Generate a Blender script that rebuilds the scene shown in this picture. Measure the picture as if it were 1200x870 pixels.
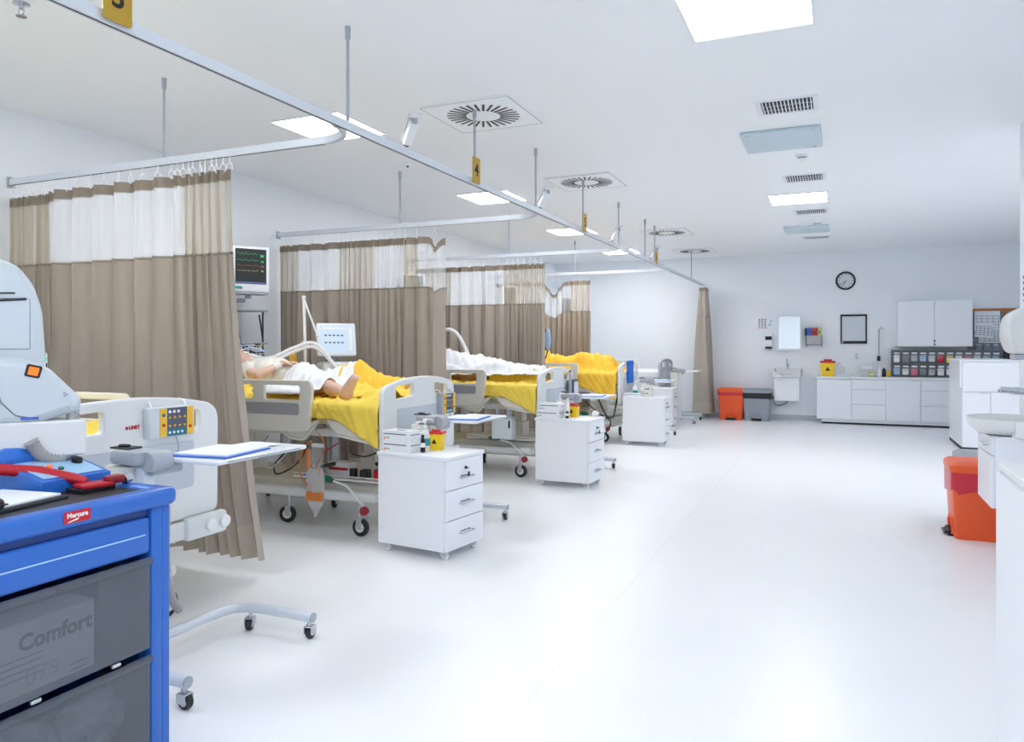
import bpy, bmesh, math, random
from mathutils import Vector, Matrix, noise
random.seed(7)
for o in list(bpy.data.objects): bpy.data.objects.remove(o)
SC = bpy.context.scene; COL = SC.collection
PI = math.pi; R = math.radians
# ---------------- camera ----------------
F, U0, V0, CH = 880.0, 600.0, 405.0, 1.42
YAW = math.atan(383/880); CS, SN = math.cos(YAW), math.sin(YAW)
cd = bpy.data.cameras.new('camera'); cam = bpy.data.objects.new('camera', cd); COL.objects.link(cam)
cam.location = (0, 0, CH); cam.rotation_euler = (PI/2, 0, YAW)
cd.sensor_width = 36; cd.lens = 36*F/1200; cd.shift_y = -30/1200; cd.clip_end = 100
SC.camera = cam
# ---------------- world, exposure ----------------
w = bpy.data.worlds.new('world'); SC.world = w; w.use_nodes = True
w.node_tree.nodes['Background'].inputs[0].default_value = (.9, .95, 1, 1)
w.node_tree.nodes['Background'].inputs[1].default_value = .6
SC.view_settings.view_transform = 'Standard'; SC.view_settings.look = 'None'
SC.view_settings.gamma = 1; SC.view_settings.exposure = 0.69
LIGHT_POWER = 14.0; NEAR_POWER = 5.5; FAR_POWER = 17.0
SC.cycles.diffuse_bounces = 11; SC.cycles.max_bounces = 16
# pixel of the photograph to a point on a plane of the room
def ray(u, v):
    xc, yc = (u-U0)/F, (V0-v)/F
    return Vector((xc*CS-SN, xc*SN+CS, yc))
def PY(u, v, Y): r = ray(u, v); t = Y/r.y; return Vector((r.x*t, Y, CH+r.z*t))
def PZ(u, v, z): r = ray(u, v); t = (z-CH)/r.z; return Vector((r.x*t, r.y*t, z))
def PX(u, v, X): r = ray(u, v); t = X/r.x; return Vector((X, r.y*t, CH+r.z*t))
# ---------------- materials ----------------
def lin(c):
    return tuple(((x/255)/12.92 if x/255 <= .04045 else ((x/255+.055)/1.055)**2.4) for x in c)
MATS = {}
def M(name, c, rough=.5, metal=0, var=0, bump=0, scale=30, emit=0, alpha=1, stretch=(1, 1, 1), spec=.5, coat=0, trans=0):
    if name in MATS: return MATS[name]
    m = bpy.data.materials.new(name); m.use_nodes = True; nt = m.node_tree; b = nt.nodes['Principled BSDF']
    l = lin(c); b.inputs['Base Color'].default_value = (*l, 1)
    b.inputs['Roughness'].default_value = rough; b.inputs['Metallic'].default_value = metal
    b.inputs['Specular IOR Level'].default_value = spec; b.inputs['Coat Weight'].default_value = coat
    b.inputs['Transmission Weight'].default_value = trans
    if alpha < 1: b.inputs['Alpha'].default_value = alpha
    if emit:
        b.inputs['Emission Color'].default_value = (*l, 1); b.inputs['Emission Strength'].default_value = emit
    if var or bump:
        tc = nt.nodes.new('ShaderNodeTexCoord'); mp = nt.nodes.new('ShaderNodeMapping'); mp.inputs['Scale'].default_value = stretch
        n = nt.nodes.new('ShaderNodeTexNoise'); n.inputs['Scale'].default_value = scale; n.inputs['Detail'].default_value = 4
        nt.links.new(tc.outputs['Object'], mp.inputs[0]); nt.links.new(mp.outputs[0], n.inputs['Vector'])
        if var:
            mx = nt.nodes.new('ShaderNodeMix'); mx.data_type = 'RGBA'
            mx.inputs[6].default_value = (*[x*(1-var) for x in l], 1); mx.inputs[7].default_value = (*[min(1, x*(1+var)) for x in l], 1)
            nt.links.new(n.outputs['Fac'], mx.inputs[0]); nt.links.new(mx.outputs[2], b.inputs['Base Color'])
        if bump:
            bp = nt.nodes.new('ShaderNodeBump'); bp.inputs['Strength'].default_value = bump; bp.inputs['Distance'].default_value = .01
            nt.links.new(n.outputs['Fac'], bp.inputs['Height']); nt.links.new(bp.outputs[0], b.inputs['Normal'])
    MATS[name] = m; return m
M('wall', (238, 242, 247), .55, var=.015, scale=3)
M('ceiling', (243, 246, 248), .45, var=.01, scale=2)
M('baseboard', (196, 202, 208), .4)
M('white_lam', (235, 238, 243), .3); M('white_plastic', (228, 230, 230), .32, var=.01)
M('cream_plastic', (226, 224, 214), .35); M('grey_plastic', (168, 174, 182), .4); M('recess_grey', (196, 204, 212), .4)
M('rail_grey', (186, 188, 192), .4); M('rail_panel', (160, 162, 168), .4)
M('dark', (35, 37, 42), .5); M('black', (18, 18, 20), .4); M('slot', (50, 54, 60), .6)
M('chrome', (200, 204, 210), .15, 1); M('steel', (190, 194, 200), .3, .9); M('alu_white', (214, 220, 228), .35, .15)
M('rubber', (45, 47, 50), .6)
M('curtain', (172, 161, 149), .8, var=.05, bump=.08, scale=60, stretch=(1, 1, .08))
M('curtain_header', (146, 134, 120), .8, var=.06, scale=60)
M('curtain_hem', (178, 168, 154), .6, var=.04, scale=50)
M('yellow_sheet', (245, 214, 84), .7, var=.04, bump=.5, scale=14)
M('orange_blanket', (248, 198, 62), .75, var=.05, bump=.5, scale=16)
M('white_sheet', (236, 238, 242), .8, var=.015, bump=.4, scale=14)
M('mattress', (232, 200, 80), .7); M('pillow', (234, 236, 240), .8, bump=.1, scale=9)
M('skin', (226, 188, 168), .5, var=.05, scale=25); M('hair', (78, 66, 56), .8, var=.2, scale=90, stretch=(1, 8, 8))
M('gauze', (242, 240, 235), .9, bump=.2, scale=150); M('lips', (180, 112, 100), .5)
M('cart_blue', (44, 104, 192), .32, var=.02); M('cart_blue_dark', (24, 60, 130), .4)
M('device_blue', (40, 110, 205), .35); M('panel_blue', (168, 208, 240), .35)
M('red', (190, 26, 40), .35); M('dark_red', (140, 20, 34), .3); M('green', (0, 104, 74), .4); M('maroon', (150, 40, 60), .35)
M('machine', (206, 214, 220), .38); M('machine_line', (120, 130, 138), .5); M('orange_btn', (250, 120, 30), .4, emit=.3)
M('hose', (165, 166, 165), .5); M('paper', (236, 240, 245), .8, var=.01); M('paper_blue', (60, 110, 200), .6)
M('gold', (196, 160, 60), .38, .55, bump=.5, scale=90); M('black_ink', (30, 26, 24), .6); M('ink_grey', (110, 116, 124), .7)
M('sharps_yellow', (246, 206, 30), .4); M('sharps_red', (200, 30, 36), .4)
M('bin_orange', (236, 92, 40), .38); M('bin_grey', (150, 157, 166), .42); M('bag_black', (22, 24, 28), .3, bump=.6, scale=18)
M('bag_red', (205, 40, 60), .3, bump=.6, scale=18)
M('brown_bottle', (50, 30, 24), .2); M('teal', (40, 150, 160), .4); M('dk_teal', (22, 110, 130), .4); M('ctrl_slate', (84, 88, 108), .4); M('ctrl_yellow', (238, 186, 50), .4)
M('ctrl_white', (240, 240, 240), .4); M('mirror', (238, 240, 240), .04, 1); M('clock_face', (214, 220, 226), .5)
M('wood', (178, 116, 60), .5, var=.15, scale=20, stretch=(1, 8, 8)); M('bin_pocket', (128, 136, 144), .45); M('bin_pocket_dark', (112, 120, 128), .5)
M('pink', (226, 110, 140), .5); M('blue_item', (60, 70, 170), .5); M('lt_blue_item', (170, 195, 225), .5); M('teal_item', (150, 186, 190), .5)
M('lime', (196, 206, 96), .5); M('blue_box', (66, 100, 200), .5); M('amber', (206, 120, 50), .3); M('blue_cloth', (20, 110, 215), .7, bump=.2, scale=20)
M('screen_dark', (38, 44, 44), .2); M('scr_green', (40, 220, 120), .4, emit=.35); M('scr_red', (220, 90, 70), .4, emit=.3); M('scr_yellow', (220, 200, 110), .4, emit=.3)
M('scr_light', (195, 212, 228), .3, emit=.15); M('scr_blue', (90, 110, 160), .4)
M('light_panel', (251, 252, 254), .5, emit=LIGHT_POWER); M('light_near', (251, 252, 254), .5, emit=NEAR_POWER); M('light_far', (251, 252, 254), .5, emit=FAR_POWER); M('panel_off', (196, 214, 222), .25)
def transp(name, c, fac, rough=.2, noise_s=0, lo=0, hi=1, stretch=(1, 1, 1)):
    m = bpy.data.materials.new(name); m.use_nodes = True; nt = m.node_tree; b = nt.nodes['Principled BSDF']
    b.inputs['Base Color'].default_value = (*lin(c), 1); b.inputs['Roughness'].default_value = rough
    b.inputs['Alpha'].default_value = fac
    if noise_s:
        tc = nt.nodes.new('ShaderNodeTexCoord'); mp = nt.nodes.new('ShaderNodeMapping'); mp.inputs['Scale'].default_value = stretch
        n = nt.nodes.new('ShaderNodeTexNoise'); n.inputs['Scale'].default_value = noise_s
        mr = nt.nodes.new('ShaderNodeMapRange'); mr.inputs[1].default_value = .3; mr.inputs[2].default_value = .7; mr.inputs[3].default_value = lo; mr.inputs[4].default_value = hi
        nt.links.new(tc.outputs['Object'], mp.inputs[0]); nt.links.new(mp.outputs[0], n.inputs['Vector'])
        nt.links.new(n.outputs['Fac'], mr.inputs[0]); nt.links.new(mr.outputs[0], b.inputs['Alpha'])
    MATS[name] = m
transp('net_sparse', (236, 236, 238), .4, .8, 7, .34, .5, (1, 1, .05))
transp('net_dense', (204, 194, 178), .7, .8, 20, .45, .82, (1, 1, .04))
transp('smoked', (112, 118, 128), .5, .1); transp('clear', (232, 236, 240), .15, .15); transp('clear_wrap', (200, 210, 215), .5, .2, 16, .25, .8)
transp('bag_clear', (225, 228, 230), .38, .15)
def floor_mat():
    m = bpy.data.materials.new('floor_vinyl'); m.use_nodes = True; nt = m.node_tree; b = nt.nodes['Principled BSDF']
    b.inputs['Roughness'].default_value = .3; b.inputs['Specular IOR Level'].default_value = .4
    tc = nt.nodes.new('ShaderNodeTexCoord'); n = nt.nodes.new('ShaderNodeTexNoise'); n.inputs['Scale'].default_value = 1.2; n.inputs['Detail'].default_value = 5
    nt.links.new(tc.outputs['Object'], n.inputs['Vector'])
    mx = nt.nodes.new('ShaderNodeMix'); mx.data_type = 'RGBA'
    mx.inputs[6].default_value = (*lin((238, 240, 243)), 1); mx.inputs[7].default_value = (*lin((246, 247, 249)), 1)
    nt.links.new(n.outputs['Fac'], mx.inputs[0]); nt.links.new(mx.outputs[2], b.inputs['Base Color'])
    MATS['floor'] = m
floor_mat()
# ---------------- mesh helpers ----------------
def mat_yz(x=0): return Matrix(((0, 0, 1, x), (1, 0, 0, 0), (0, 1, 0, 0), (0, 0, 0, 1)))      # (a,b,c)->(c+x, a, b)
def mat_xz(y=0): return Matrix(((1, 0, 0, 0), (0, 0, -1, y), (0, 1, 0, 0), (0, 0, 0, 1)))     # (a,b,c)->(a, y-c, b)
def T(x, y, z): return Matrix.Translation((x, y, z))
def RZ(a): return Matrix.Rotation(a, 4, 'Z')
class MB:
    def __init__(s): s.v = []; s.f = []; s.mi = []
    def add(s, vs, fs, mi=0, m=None):
        n = len(s.v)
        s.v += [(m @ Vector(p)) if m else Vector(p) for p in vs]
        s.f += [tuple(i+n for i in f) for f in fs]; s.mi += [mi]*len(fs); return s
    def bm(s, b, mi=0, m=None):
        b.verts.ensure_lookup_table()
        s.add([v.co.copy() for v in b.verts], [[v.index for v in f.verts] for f in b.faces], mi, m); b.free(); return s
    def box(s, cx, cy, cz, sx, sy, sz, bev=0, seg=1, mi=0, m=None):
        b = bmesh.new(); bmesh.ops.create_cube(b, size=1)
        for v in b.verts: v.co = Vector((v.co.x*sx+cx, v.co.y*sy+cy, v.co.z*sz+cz))
        if bev > 0:
            bev = min(bev, min(sx, sy, sz)*.49)
            bmesh.ops.bevel(b, geom=b.edges[:], offset=bev, segments=seg, affect='EDGES', profile=.5)
            b.verts.index_update()
        return s.bm(b, mi, m)
    def b2(s, x0, y0, z0, x1, y1, z1, bev=0, seg=1, mi=0, m=None):
        return s.box((x0+x1)/2, (y0+y1)/2, (z0+z1)/2, abs(x1-x0), abs(y1-y0), abs(z1-z0), bev, seg, mi, m)
    def cyl(s, p0, p1, r, n=12, r1=None, mi=0, m=None):
        return s.tube([p0, p1], [r, r if r1 is None else r1], n, mi, m)
    def tube(s, pts, r, n=8, mi=0, m=None, closed=False):
        pts = [Vector(p) for p in pts]; k = len(pts)
        rs = r if isinstance(r, (list, tuple)) else [r]*k
        vs = []; up = None
        for i, p in enumerate(pts):
            if closed: t = pts[(i+1) % k]-pts[i-1]
            else: t = pts[min(i+1, k-1)]-pts[max(i-1, 0)]
            if t.length < 1e-9: t = Vector((0, 0, 1))
            t.normalize()
            if up is None: up = t.orthogonal().normalized()
            up = (up-t*up.dot(t))
            if up.length < 1e-6: up = t.orthogonal()
            up.normalize(); q = t.cross(up)
            for j in range(n):
                a = 2*PI*j/n; vs.append(p+(up*math.cos(a)+q*math.sin(a))*rs[i])
        fs = []
        for i in range(k if closed else k-1):
            i2 = (i+1) % k
            for j in range(n): fs.append((i*n+j, i*n+(j+1) % n, i2*n+(j+1) % n, i2*n+j))
        if not closed: fs.append(tuple(range(n-1, -1, -1))); fs.append(tuple((k-1)*n+j for j in range(n)))
        return s.add(vs, fs, mi, m)
    def lathe(s, prof, c=(0, 0, 0), n=20, mi=0, m=None, sx=1, sy=1):
        vs = []; k = len(prof)
        for r, z in prof:
            for j in range(n):
                a = 2*PI*j/n; vs.append((c[0]+r*sx*math.cos(a), c[1]+r*sy*math.sin(a), c[2]+z))
        fs = [(i*n+j, i*n+(j+1) % n, (i+1)*n+(j+1) % n, (i+1)*n+j) for i in range(k-1) for j in range(n)]
        fs.append(tuple(range(n-1, -1, -1))); fs.append(tuple((k-1)*n+j for j in range(n)))
        return s.add(vs, fs, mi, m)
    def sph(s, c, r, n=12, mi=0, m=None):
        r = (r, r, r) if not isinstance(r, (tuple, list)) else r
        prof = [(math.sin(PI*i/(n)), -math.cos(PI*i/n)) for i in range(n+1)]
        vs = []; k = n+1; q = n*2
        for a, z in prof:
            a = max(a, .002)
            for j in range(q): vs.append((c[0]+r[0]*a*math.cos(2*PI*j/q), c[1]+r[1]*a*math.sin(2*PI*j/q), c[2]+r[2]*z))
        fs = [(i*q+j, i*q+(j+1) % q, (i+1)*q+(j+1) % q, (i+1)*q+j) for i in range(k-1) for j in range(q)]
        fs.append(tuple(range(q-1, -1, -1))); fs.append(tuple((k-1)*q+j for j in range(q)))
        return s.add(vs, fs, mi, m)
    def prism(s, poly, a, b, mi=0, m=None):
        n = len(poly)
        vs = [(x, y, a) for x, y in poly]+[(x, y, b) for x, y in poly]
        fs = [tuple(range(n-1, -1, -1)), tuple(range(n, 2*n))]+[(i, (i+1) % n, n+(i+1) % n, n+i) for i in range(n)]
        return s.add(vs, fs, mi, m)
    def plate(s, outs, th, bev=.004, mi=0, m=None):
        cu = bpy.data.curves.new('tmp', 'CURVE'); cu.dimensions = '2D'; cu.fill_mode = 'BOTH'
        cu.extrude = th/2-bev; cu.bevel_depth = bev; cu.bevel_resolution = 1; cu.offset = -bev
        for o in outs:
            sp = cu.splines.new('POLY'); sp.points.add(len(o)-1); sp.use_cyclic_u = True
            for p, q in zip(sp.points, o): p.co = (q[0], q[1], 0, 1)
        return s.obj_data(cu, mi, m)
    def obj_data(s, data, mi=0, m=None):
        ob = bpy.data.objects.new('tmp', data); COL.objects.link(ob)
        dg = bpy.context.evaluated_depsgraph_get(); e = ob.evaluated_get(dg); me = e.to_mesh()
        s.add([v.co.copy() for v in me.vertices], [tuple(p.vertices) for p in me.polygons], mi, m)
        e.to_mesh_clear(); bpy.data.objects.remove(ob); return s
    def text(s, txt, size, m, ext=.0006, mi=0, shear=0, bold=0):
        cu = bpy.data.curves.new('tmp', 'FONT'); cu.body = txt; cu.size = size; cu.extrude = ext; cu.align_x = 'CENTER'; cu.align_y = 'CENTER'
        cu.shear = shear; cu.resolution_u = 3; cu.offset = bold
        return s.obj_data(cu, mi, m)
    def build(s, name, mats, parent=None, ang=35, loc=None):
        me = bpy.data.meshes.new(name); me.from_pydata([tuple(v) for v in s.v], [], s.f)
        if not isinstance(mats, (list, tuple)): mats = [mats]
        for x in mats: me.materials.append(MATS[x])
        for p, i in zip(me.polygons, s.mi): p.material_index = i
        b = bmesh.new(); b.from_mesh(me); bmesh.ops.recalc_face_normals(b, faces=b.faces[:]); b.to_mesh(me); b.free()
        me.shade_smooth(); me.set_sharp_from_angle(angle=R(ang))
        o = bpy.data.objects.new(name, me); COL.objects.link(o)
        if parent: o.parent = parent
        if loc: o.location = loc
        return o
def rr(x0, y0, x1, y1, r, n=4):
    if not isinstance(r, (tuple, list)): r = (r, r, r, r)
    pts = []
    for (cx, cy, a0, q) in ((x1-r[0], y1-r[0], 0, r[0]), (x0+r[1], y1-r[1], 90, r[1]), (x0+r[2], y0+r[2], 180, r[2]), (x1-r[3], y0+r[3], 270, r[3])):
        for i in range(n+1):
            a = R(a0+90*i/n); pts.append((cx+q*math.cos(a), cy+q*math.sin(a)))
    return pts
def rpoly(pts, r, n=4):
    out = []; k = len(pts)
    for i in range(k):
        p = Vector(pts[i]); a = Vector(pts[i-1])-p; b = Vector(pts[(i+1) % k])-p
        q = r[i] if isinstance(r, (list, tuple)) else r
        q = min(q, a.length*.45, b.length*.45); A = p+a.normalized()*q; B = p+b.normalized()*q
        for j in range(n+1):
            t = j/n; out.append(tuple(A*(1-t)**2+p*2*t*(1-t)+B*t*t))
    return out
def bez(p, n=16):
    p = [Vector(x) for x in p]; out = []          # Catmull-Rom through the points
    for i in range(len(p)-1):
        a = p[max(i-1, 0)]; b = p[i]; c = p[i+1]; d = p[min(i+2, len(p)-1)]
        for j in range(n):
            t = j/n; out.append(.5*((2*b)+(c-a)*t+(2*a-5*b+4*c-d)*t*t+(3*b-a-3*c+d)*t**3))
    out.append(p[-1]); return out
def empty(name, loc=(0, 0, 0), rz=0, label=None, cat=None, group=None):
    o = bpy.data.objects.new(name, None); COL.objects.link(o); o.location = loc; o.rotation_euler = (0, 0, rz); o.empty_display_size = .1
    tag(o, label, cat, group); return o
def tag(o, label=None, cat=None, group=None, kind=None):
    if label: o['label'] = label
    if cat: o['category'] = cat
    if group: o['group'] = group
    if kind: o['kind'] = kind
    return o
def struct(name, mb, mat): return tag(mb.build(name, mat), kind='structure')
def copy_tree(o, parent=None):
    c = o.copy(); COL.objects.link(c); c.parent = parent
    for ch in list(o.children): copy_tree(ch, c)
    return c
# ---------------- room shell ----------------
H = 3.17; XL = -5.6; YF = 15.25; XR = 1.31; XN = 2.95; YB = -4.0; YC = 7.03
struct('floor', MB().b2(XL-.1, YB-.1, -.1, XN+.1, YF+.1, 0), 'floor')
struct('ceiling', MB().b2(XL-.1, YB-.1, H, XN+.1, YF+.1, H+.1), 'ceiling')
struct('wall_left', MB().b2(XL-.1, YB, 0, XL, YF, H), 'wall')
struct('wall_far', MB().b2(XL-.1, YF, 0, XN+.1, YF+.1, H), 'wall')
struct('wall_back', MB().b2(XL-.1, YB-.1, 0, XN+.1, YB, H), 'wall')
struct('wall_right', MB().b2(XR, YB, 0, XN+.1, YC, H), 'wall')
struct('wall_nook', MB().b2(XN, YC, 0, XN+.1, YF, H), 'wall')
struct('baseboard_far', MB().b2(XL, YF-.012, 0, XN, YF, .1, .004).b2(XL, YF-.03, 0, XN, YF, .012), 'baseboard')
struct('baseboard_left', MB().b2(XL, YB, 0, XL+.012, YF-.012, .1, .004), 'baseboard')
struct('baseboard_right', MB().b2(XR-.012, YB, 0, XR, YC, .1, .004), 'baseboard')
struct('trim_1', MB().b2(-1.142, YB, 0, -1.138, YF-.03, .0008), 'white_plastic')
# ---------------- ceiling things ----------------
def light(x, y, label, grp, on=True, drop=.0):
    t = empty('ceiling_light', (x, y, H), 0, label, 'ceiling light', grp)
    w = .31
    if on:
        f = MB(); 
        for a, b, c, d in ((-w-.012, -w-.012, w+.012, -w), (-w-.012, w, w+.012, w+.012), (-w-.012, -w, -w, w), (w, -w, w+.012, w)): f.b2(a, b, -.014, c, d, 0, .002)
        f.build('frame', 'white_lam', t); MB().b2(-w, -w, -.011, w, w, -.001).build('diffuser', 'light_near' if 3 < y < 4.5 and x > -1 else 'light_far' if y > 9 and x < 1 else 'light_panel', t)
    else:
        f = MB().b2(-w, -w, -.03, w, w, -.002, .004); f.build('panel', 'panel_off', t)
        for sx in (-1, 1):
            for sy in (-1, 1): MB().cyl((sx*.25, sy*.28, -.034), (sx*.25, sy*.28, -.029), .012, 10).build('screw_cap', 'grey_plastic', t)
    if on:
        for sx in (-1, 1):
            for sy in (-1, 1): MB().cyl((sx*.27, sy*.27, -.0135), (sx*.27, sy*.27, -.0105), .006, 8).build('screw_cap', 'grey_plastic', t)
    return t
GL = 'lit square ceiling panels'
light(-3.74, 4.93, 'lit square ceiling panel behind the rail above the second bed', 'lights', True)
light(-3.74, 8.02, 'lit square ceiling panel above the third bed', 'lights')
light(-3.74, 10.9, 'lit square ceiling panel above the fourth bed', 'lights')
light(-3.74, 13.6, 'lit square ceiling panel above the farthest bay, nearest the far wall', 'lights')
light(-3.74, 1.9, 'lit square ceiling panel above the first bed, outside the picture', 'lights')
light(-.44, 4.05, 'large bright lit ceiling panel at the top of the picture over the aisle', 'lights')
light(-.44, 9.53, 'lit square ceiling panel over the aisle between two small vent grilles', 'lights')
light(2.3, 8.6, 'unseen ceiling panel added in the right recess to light the far wall', 'lights')  # added out of view to brighten the far wall, no known fixture
light(-.44, -2.2, 'unseen lit panel added over the aisle behind the viewer', 'lights')  # added panel, lights the near curtain from behind the viewer
light(-.44, .9, 'unseen lit panel added over the aisle above the viewer', 'lights')  # out of view, added for more light at the near end
light(-3.74, -1.4, 'unseen lit panel added near the back wall behind the viewer', 'lights')  # extra light source added behind the viewer, not a known fixture
light(-.44, 6.72, 'unlit pale blue ceiling panel over the aisle beyond the nearest vent grille', 'unlit ceiling panels', False)
light(-.44, 12.05, 'unlit ceiling panel over the aisle farthest from the viewer', 'unlit ceiling panels', False)
def vent(x, y, label, w=.35, h=.3):
    t = empty('ceiling_vent', (x, y, H), 0, label, 'vent', 'vent grilles over the aisle')
    f = MB()
    for a, b, c, d in ((-w/2-.04, -h/2-.03, w/2+.04, -h/2), (-w/2-.04, h/2, w/2+.04, h/2+.03), (-w/2-.04, -h/2, -w/2, h/2), (w/2, -h/2, w/2+.04, h/2)): f.b2(a, b, -.006, c, d, 0, .001)
    f.build('frame', 'white_lam', t); MB().b2(-w/2, -h/2, -.002, w/2, h/2, -.0005).build('backing', 'dark', t)
    n = 14
    sl = MB().b2(-.0035, -h/2, -.016, .0035, h/2, -.003)
    s0 = None
    for i in range(n):
        X = -w/2+w*(i+.5)/n
        if s0 is None: s0 = sl.build('slat', 'white_lam', t); s0.location.x = X
        else: c = s0.copy(); COL.objects.link(c); c.location.x = X
    MB().b2(-w/2, -.05, -.012, w/2, -.044, -.003).b2(-w/2, .05, -.012, w/2, .056, -.003).build('cross_bar', 'grey_plastic', t)
vent(-.345, 5.82, 'rectangular ceiling vent grille nearest the viewer'); vent(-.33, 8.4, 'rectangular ceiling vent grille before the far lit panel')
vent(-.33, 10.55, 'rectangular ceiling vent grille just beyond the far lit panel'); vent(-.33, 13.1, 'thin rectangular vent grille farthest along the aisle ceiling', .35, .2)
def swirl(x, y, label):
    t = empty('swirl_diffuser', (x, y, H), 0, label, 'air diffuser', 'round slotted ceiling diffusers')
    q = .35; f = MB().b2(-q, -q, -.012, q, q, -.001, .003)
    f.build('face_plate', 'ceiling', t)
    e = MB(); 
    for a, b, c, d in ((-q, -q, q, -q+.004), (-q, q-.004, q, q), (-q, -q, -q+.004, q), (q-.004, -q, q, q)): e.b2(a, b, -.0135, c, d, -.0115)
    e.build('edge_strip', 'grey_plastic', t)
    s0 = None
    for i in range(28):
        a = 2*PI*i/28
        if s0 is None: s0 = MB().b2(.13, -.009, -.0145, .275, .009, -.0118).build('slot', 'black', t)
        else: s0 = s0.copy(); COL.objects.link(s0)
        s0.rotation_euler = (0, 0, a)
    MB().lathe([(.1, 0), (.1, -.004), (.02, -.006)], (0, 0, -.012), 24).build('hub', 'ceiling', t)
swirl(-2.47, 5.13, 'round slotted diffuser in a square plate nearest the viewer'); swirl(-2.47, 7.67, 'round slotted ceiling diffuser second from the viewer, by the yellow 5 plate')
swirl(-2.44, 11.6, 'round slotted ceiling diffuser third from the viewer'); swirl(-2.44, 14.06, 'round slotted ceiling diffuser closest to the far wall')
for x, y, l in ((-.31, 7.4, 'small round smoke detector beyond the pale unlit panel'), (-.28, 11.5, 'tiny smoke detector near the far unlit panel')):
    t = empty('smoke_detector', (x, y, H), 0, l, 'smoke detector', 'smoke detectors over the aisle')
    MB().lathe([(.06, 0), (.06, -.012), (.05, -.016)], (0, 0, 0), 20).build('base', 'white_lam', t)
    MB().lathe([(.04, -.016), (.04, -.034), (.02, -.045)], (0, 0, 0), 20).build('sensor_dome', 'white_plastic', t)
    MB().lathe([(.0405, -.022), (.0405, -.028)], (0, 0, 0), 20).build('vent_band', 'dark', t)
t = empty('ceiling_sensor', (-3.79, 6.2, H), 0, 'tiny white ceiling sensor above the second partition curtain', 'sensor')
MB().lathe([(.045, 0), (.045, -.015), (.02, -.03)], n=16).build('housing', 'white_lam', t); MB().sph((0, 0, -.03), .015, 6).build('lens', 'dark', t)
t = empty('sprinkler_head', PZ(25, 6, H-.01), 0, 'small chrome sprinkler head in the top left corner', 'sprinkler'); t.location.z = H
MB().lathe([(.04, 0), (.04, -.006), (.012, -.01), (.012, -.03)], n=14).build('flange', 'chrome', t)
MB().tube([(-.02, 0, -.03), (-.018, 0, -.055), (0, 0, -.065), (.018, 0, -.055), (.02, 0, -.03)], .004, 6).cyl((0, 0, -.065), (0, 0, -.069), .025, 12).build('deflector', 'chrome', t)
def cctv(x, y, label):
    t = empty('security_camera', (x, y, H), R(-35), label, 'camera', 'ceiling cameras over the beds')
    MB().lathe([(.05, 0), (.05, -.02), (.03, -.03)], n=16).build('base', 'white_lam', t)
    MB().tube([(0, 0, -.02), (0, 0, -.06), (-.03, 0, -.075)], .012, 8).build('bracket', 'grey_plastic', t)
    m = T(-.09, 0, -.12) @ Matrix.Rotation(R(-42), 4, 'Y')
    MB().box(0, 0, 0, .2, .07, .06, .012, 2, m=m).build('camera_body', 'white_lam', t)
    MB().box(-.005, 0, .036, .23, .085, .008, .003, m=m).build('sun_shield', 'white_plastic', t)
    MB().cyl((-.1, 0, 0), (-.112, 0, 0), .024, 14, m=m).build('lens', 'black', t)
for y, l in ((4.92, 'white ceiling camera left of the nearest round diffuser'), (7.77, 'white ceiling camera left of the second round diffuser'), (10.7, 'white ceiling camera over the fourth bed'), (13.2, 'tiny white ceiling camera farthest from the viewer')): cctv(-2.94, y, l)
# ---------------- curtain rail ----------------
XRail = -2.47; ZR = 2.6
YBR = [3.6, 6.48, 9.2, 11.95]
rail = empty('curtain_rail', (XRail, 0, ZR), 0, 'white ceiling-hung track with branches between the bays', 'curtain rail')
def track_mb(pts):
    # U-shaped profile swept along a flat path
    mb = MB(); prof = [(-.016, 0), (-.016, .045), (.016, .045), (.016, 0), (.006, 0), (.006, .006), (-.006, .006), (-.006, 0)]
    pts = [Vector(p) for p in pts]; vs = []; n = len(prof)
    for i, p in enumerate(pts):
        t = (pts[min(i+1, len(pts)-1)]-pts[max(i-1, 0)]).normalized(); s = Vector((t.y, -t.x, 0))
        for a, b in prof: vs.append(p+s*a+Vector((0, 0, b)))
    fs = [(i*n+j, i*n+(j+1) % n, (i+1)*n+(j+1) % n, (i+1)*n+j) for i in range(len(pts)-1) for j in range(n)]
    fs += [tuple(range(n)), tuple((len(pts)-1)*n+j for j in range(n))]
    return mb.add(vs, fs)
track_mb([(0, -2, 0), (0, YF-.01, 0)]).build('main_track', 'alu_white', rail)
MB().b2(-.004, -2, -.0008, .004, YF-.02, .005).build('track_slot', 'slot', rail)
for yb in YBR:
    q = .28; pts = [(XL-XRail+.005, yb, 0), (-q-.02, yb, 0)]+[(-q-.02+q*math.sin(R(a)), yb-q+q*math.cos(R(a)), 0) for a in range(10, 91, 10)]
    o = track_mb(pts).build('branch_track', 'alu_white', rail)
    MB().b2(XL-XRail+.01, yb-.004, -.0008, -q-.02, yb+.004, .005).build('branch_slot', 'slot', rail)
    MB().b2(XL-XRail+.001, yb-.03, -.02, XL-XRail+.012, yb+.03, .06, .003).build('wall_bracket', 'grey_plastic', rail)
    h = MB().cyl((0, 0, .045), (0, 0, H-ZR-.07), .009, 10).cyl((0, 0, H-ZR-.07), (0, 0, H-ZR-.001), .014, 10, .016).build('hanger_rod', 'grey_plastic', rail); h.location = (-4.05-XRail, yb, 0)
for yh in (.5, 3.417, 4.98, 6.2, 7.55, 8.94, 10.3, 10.9, 13.9):
    h2 = h.copy(); COL.objects.link(h2); h2.location = (0, yh, 0)
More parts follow.
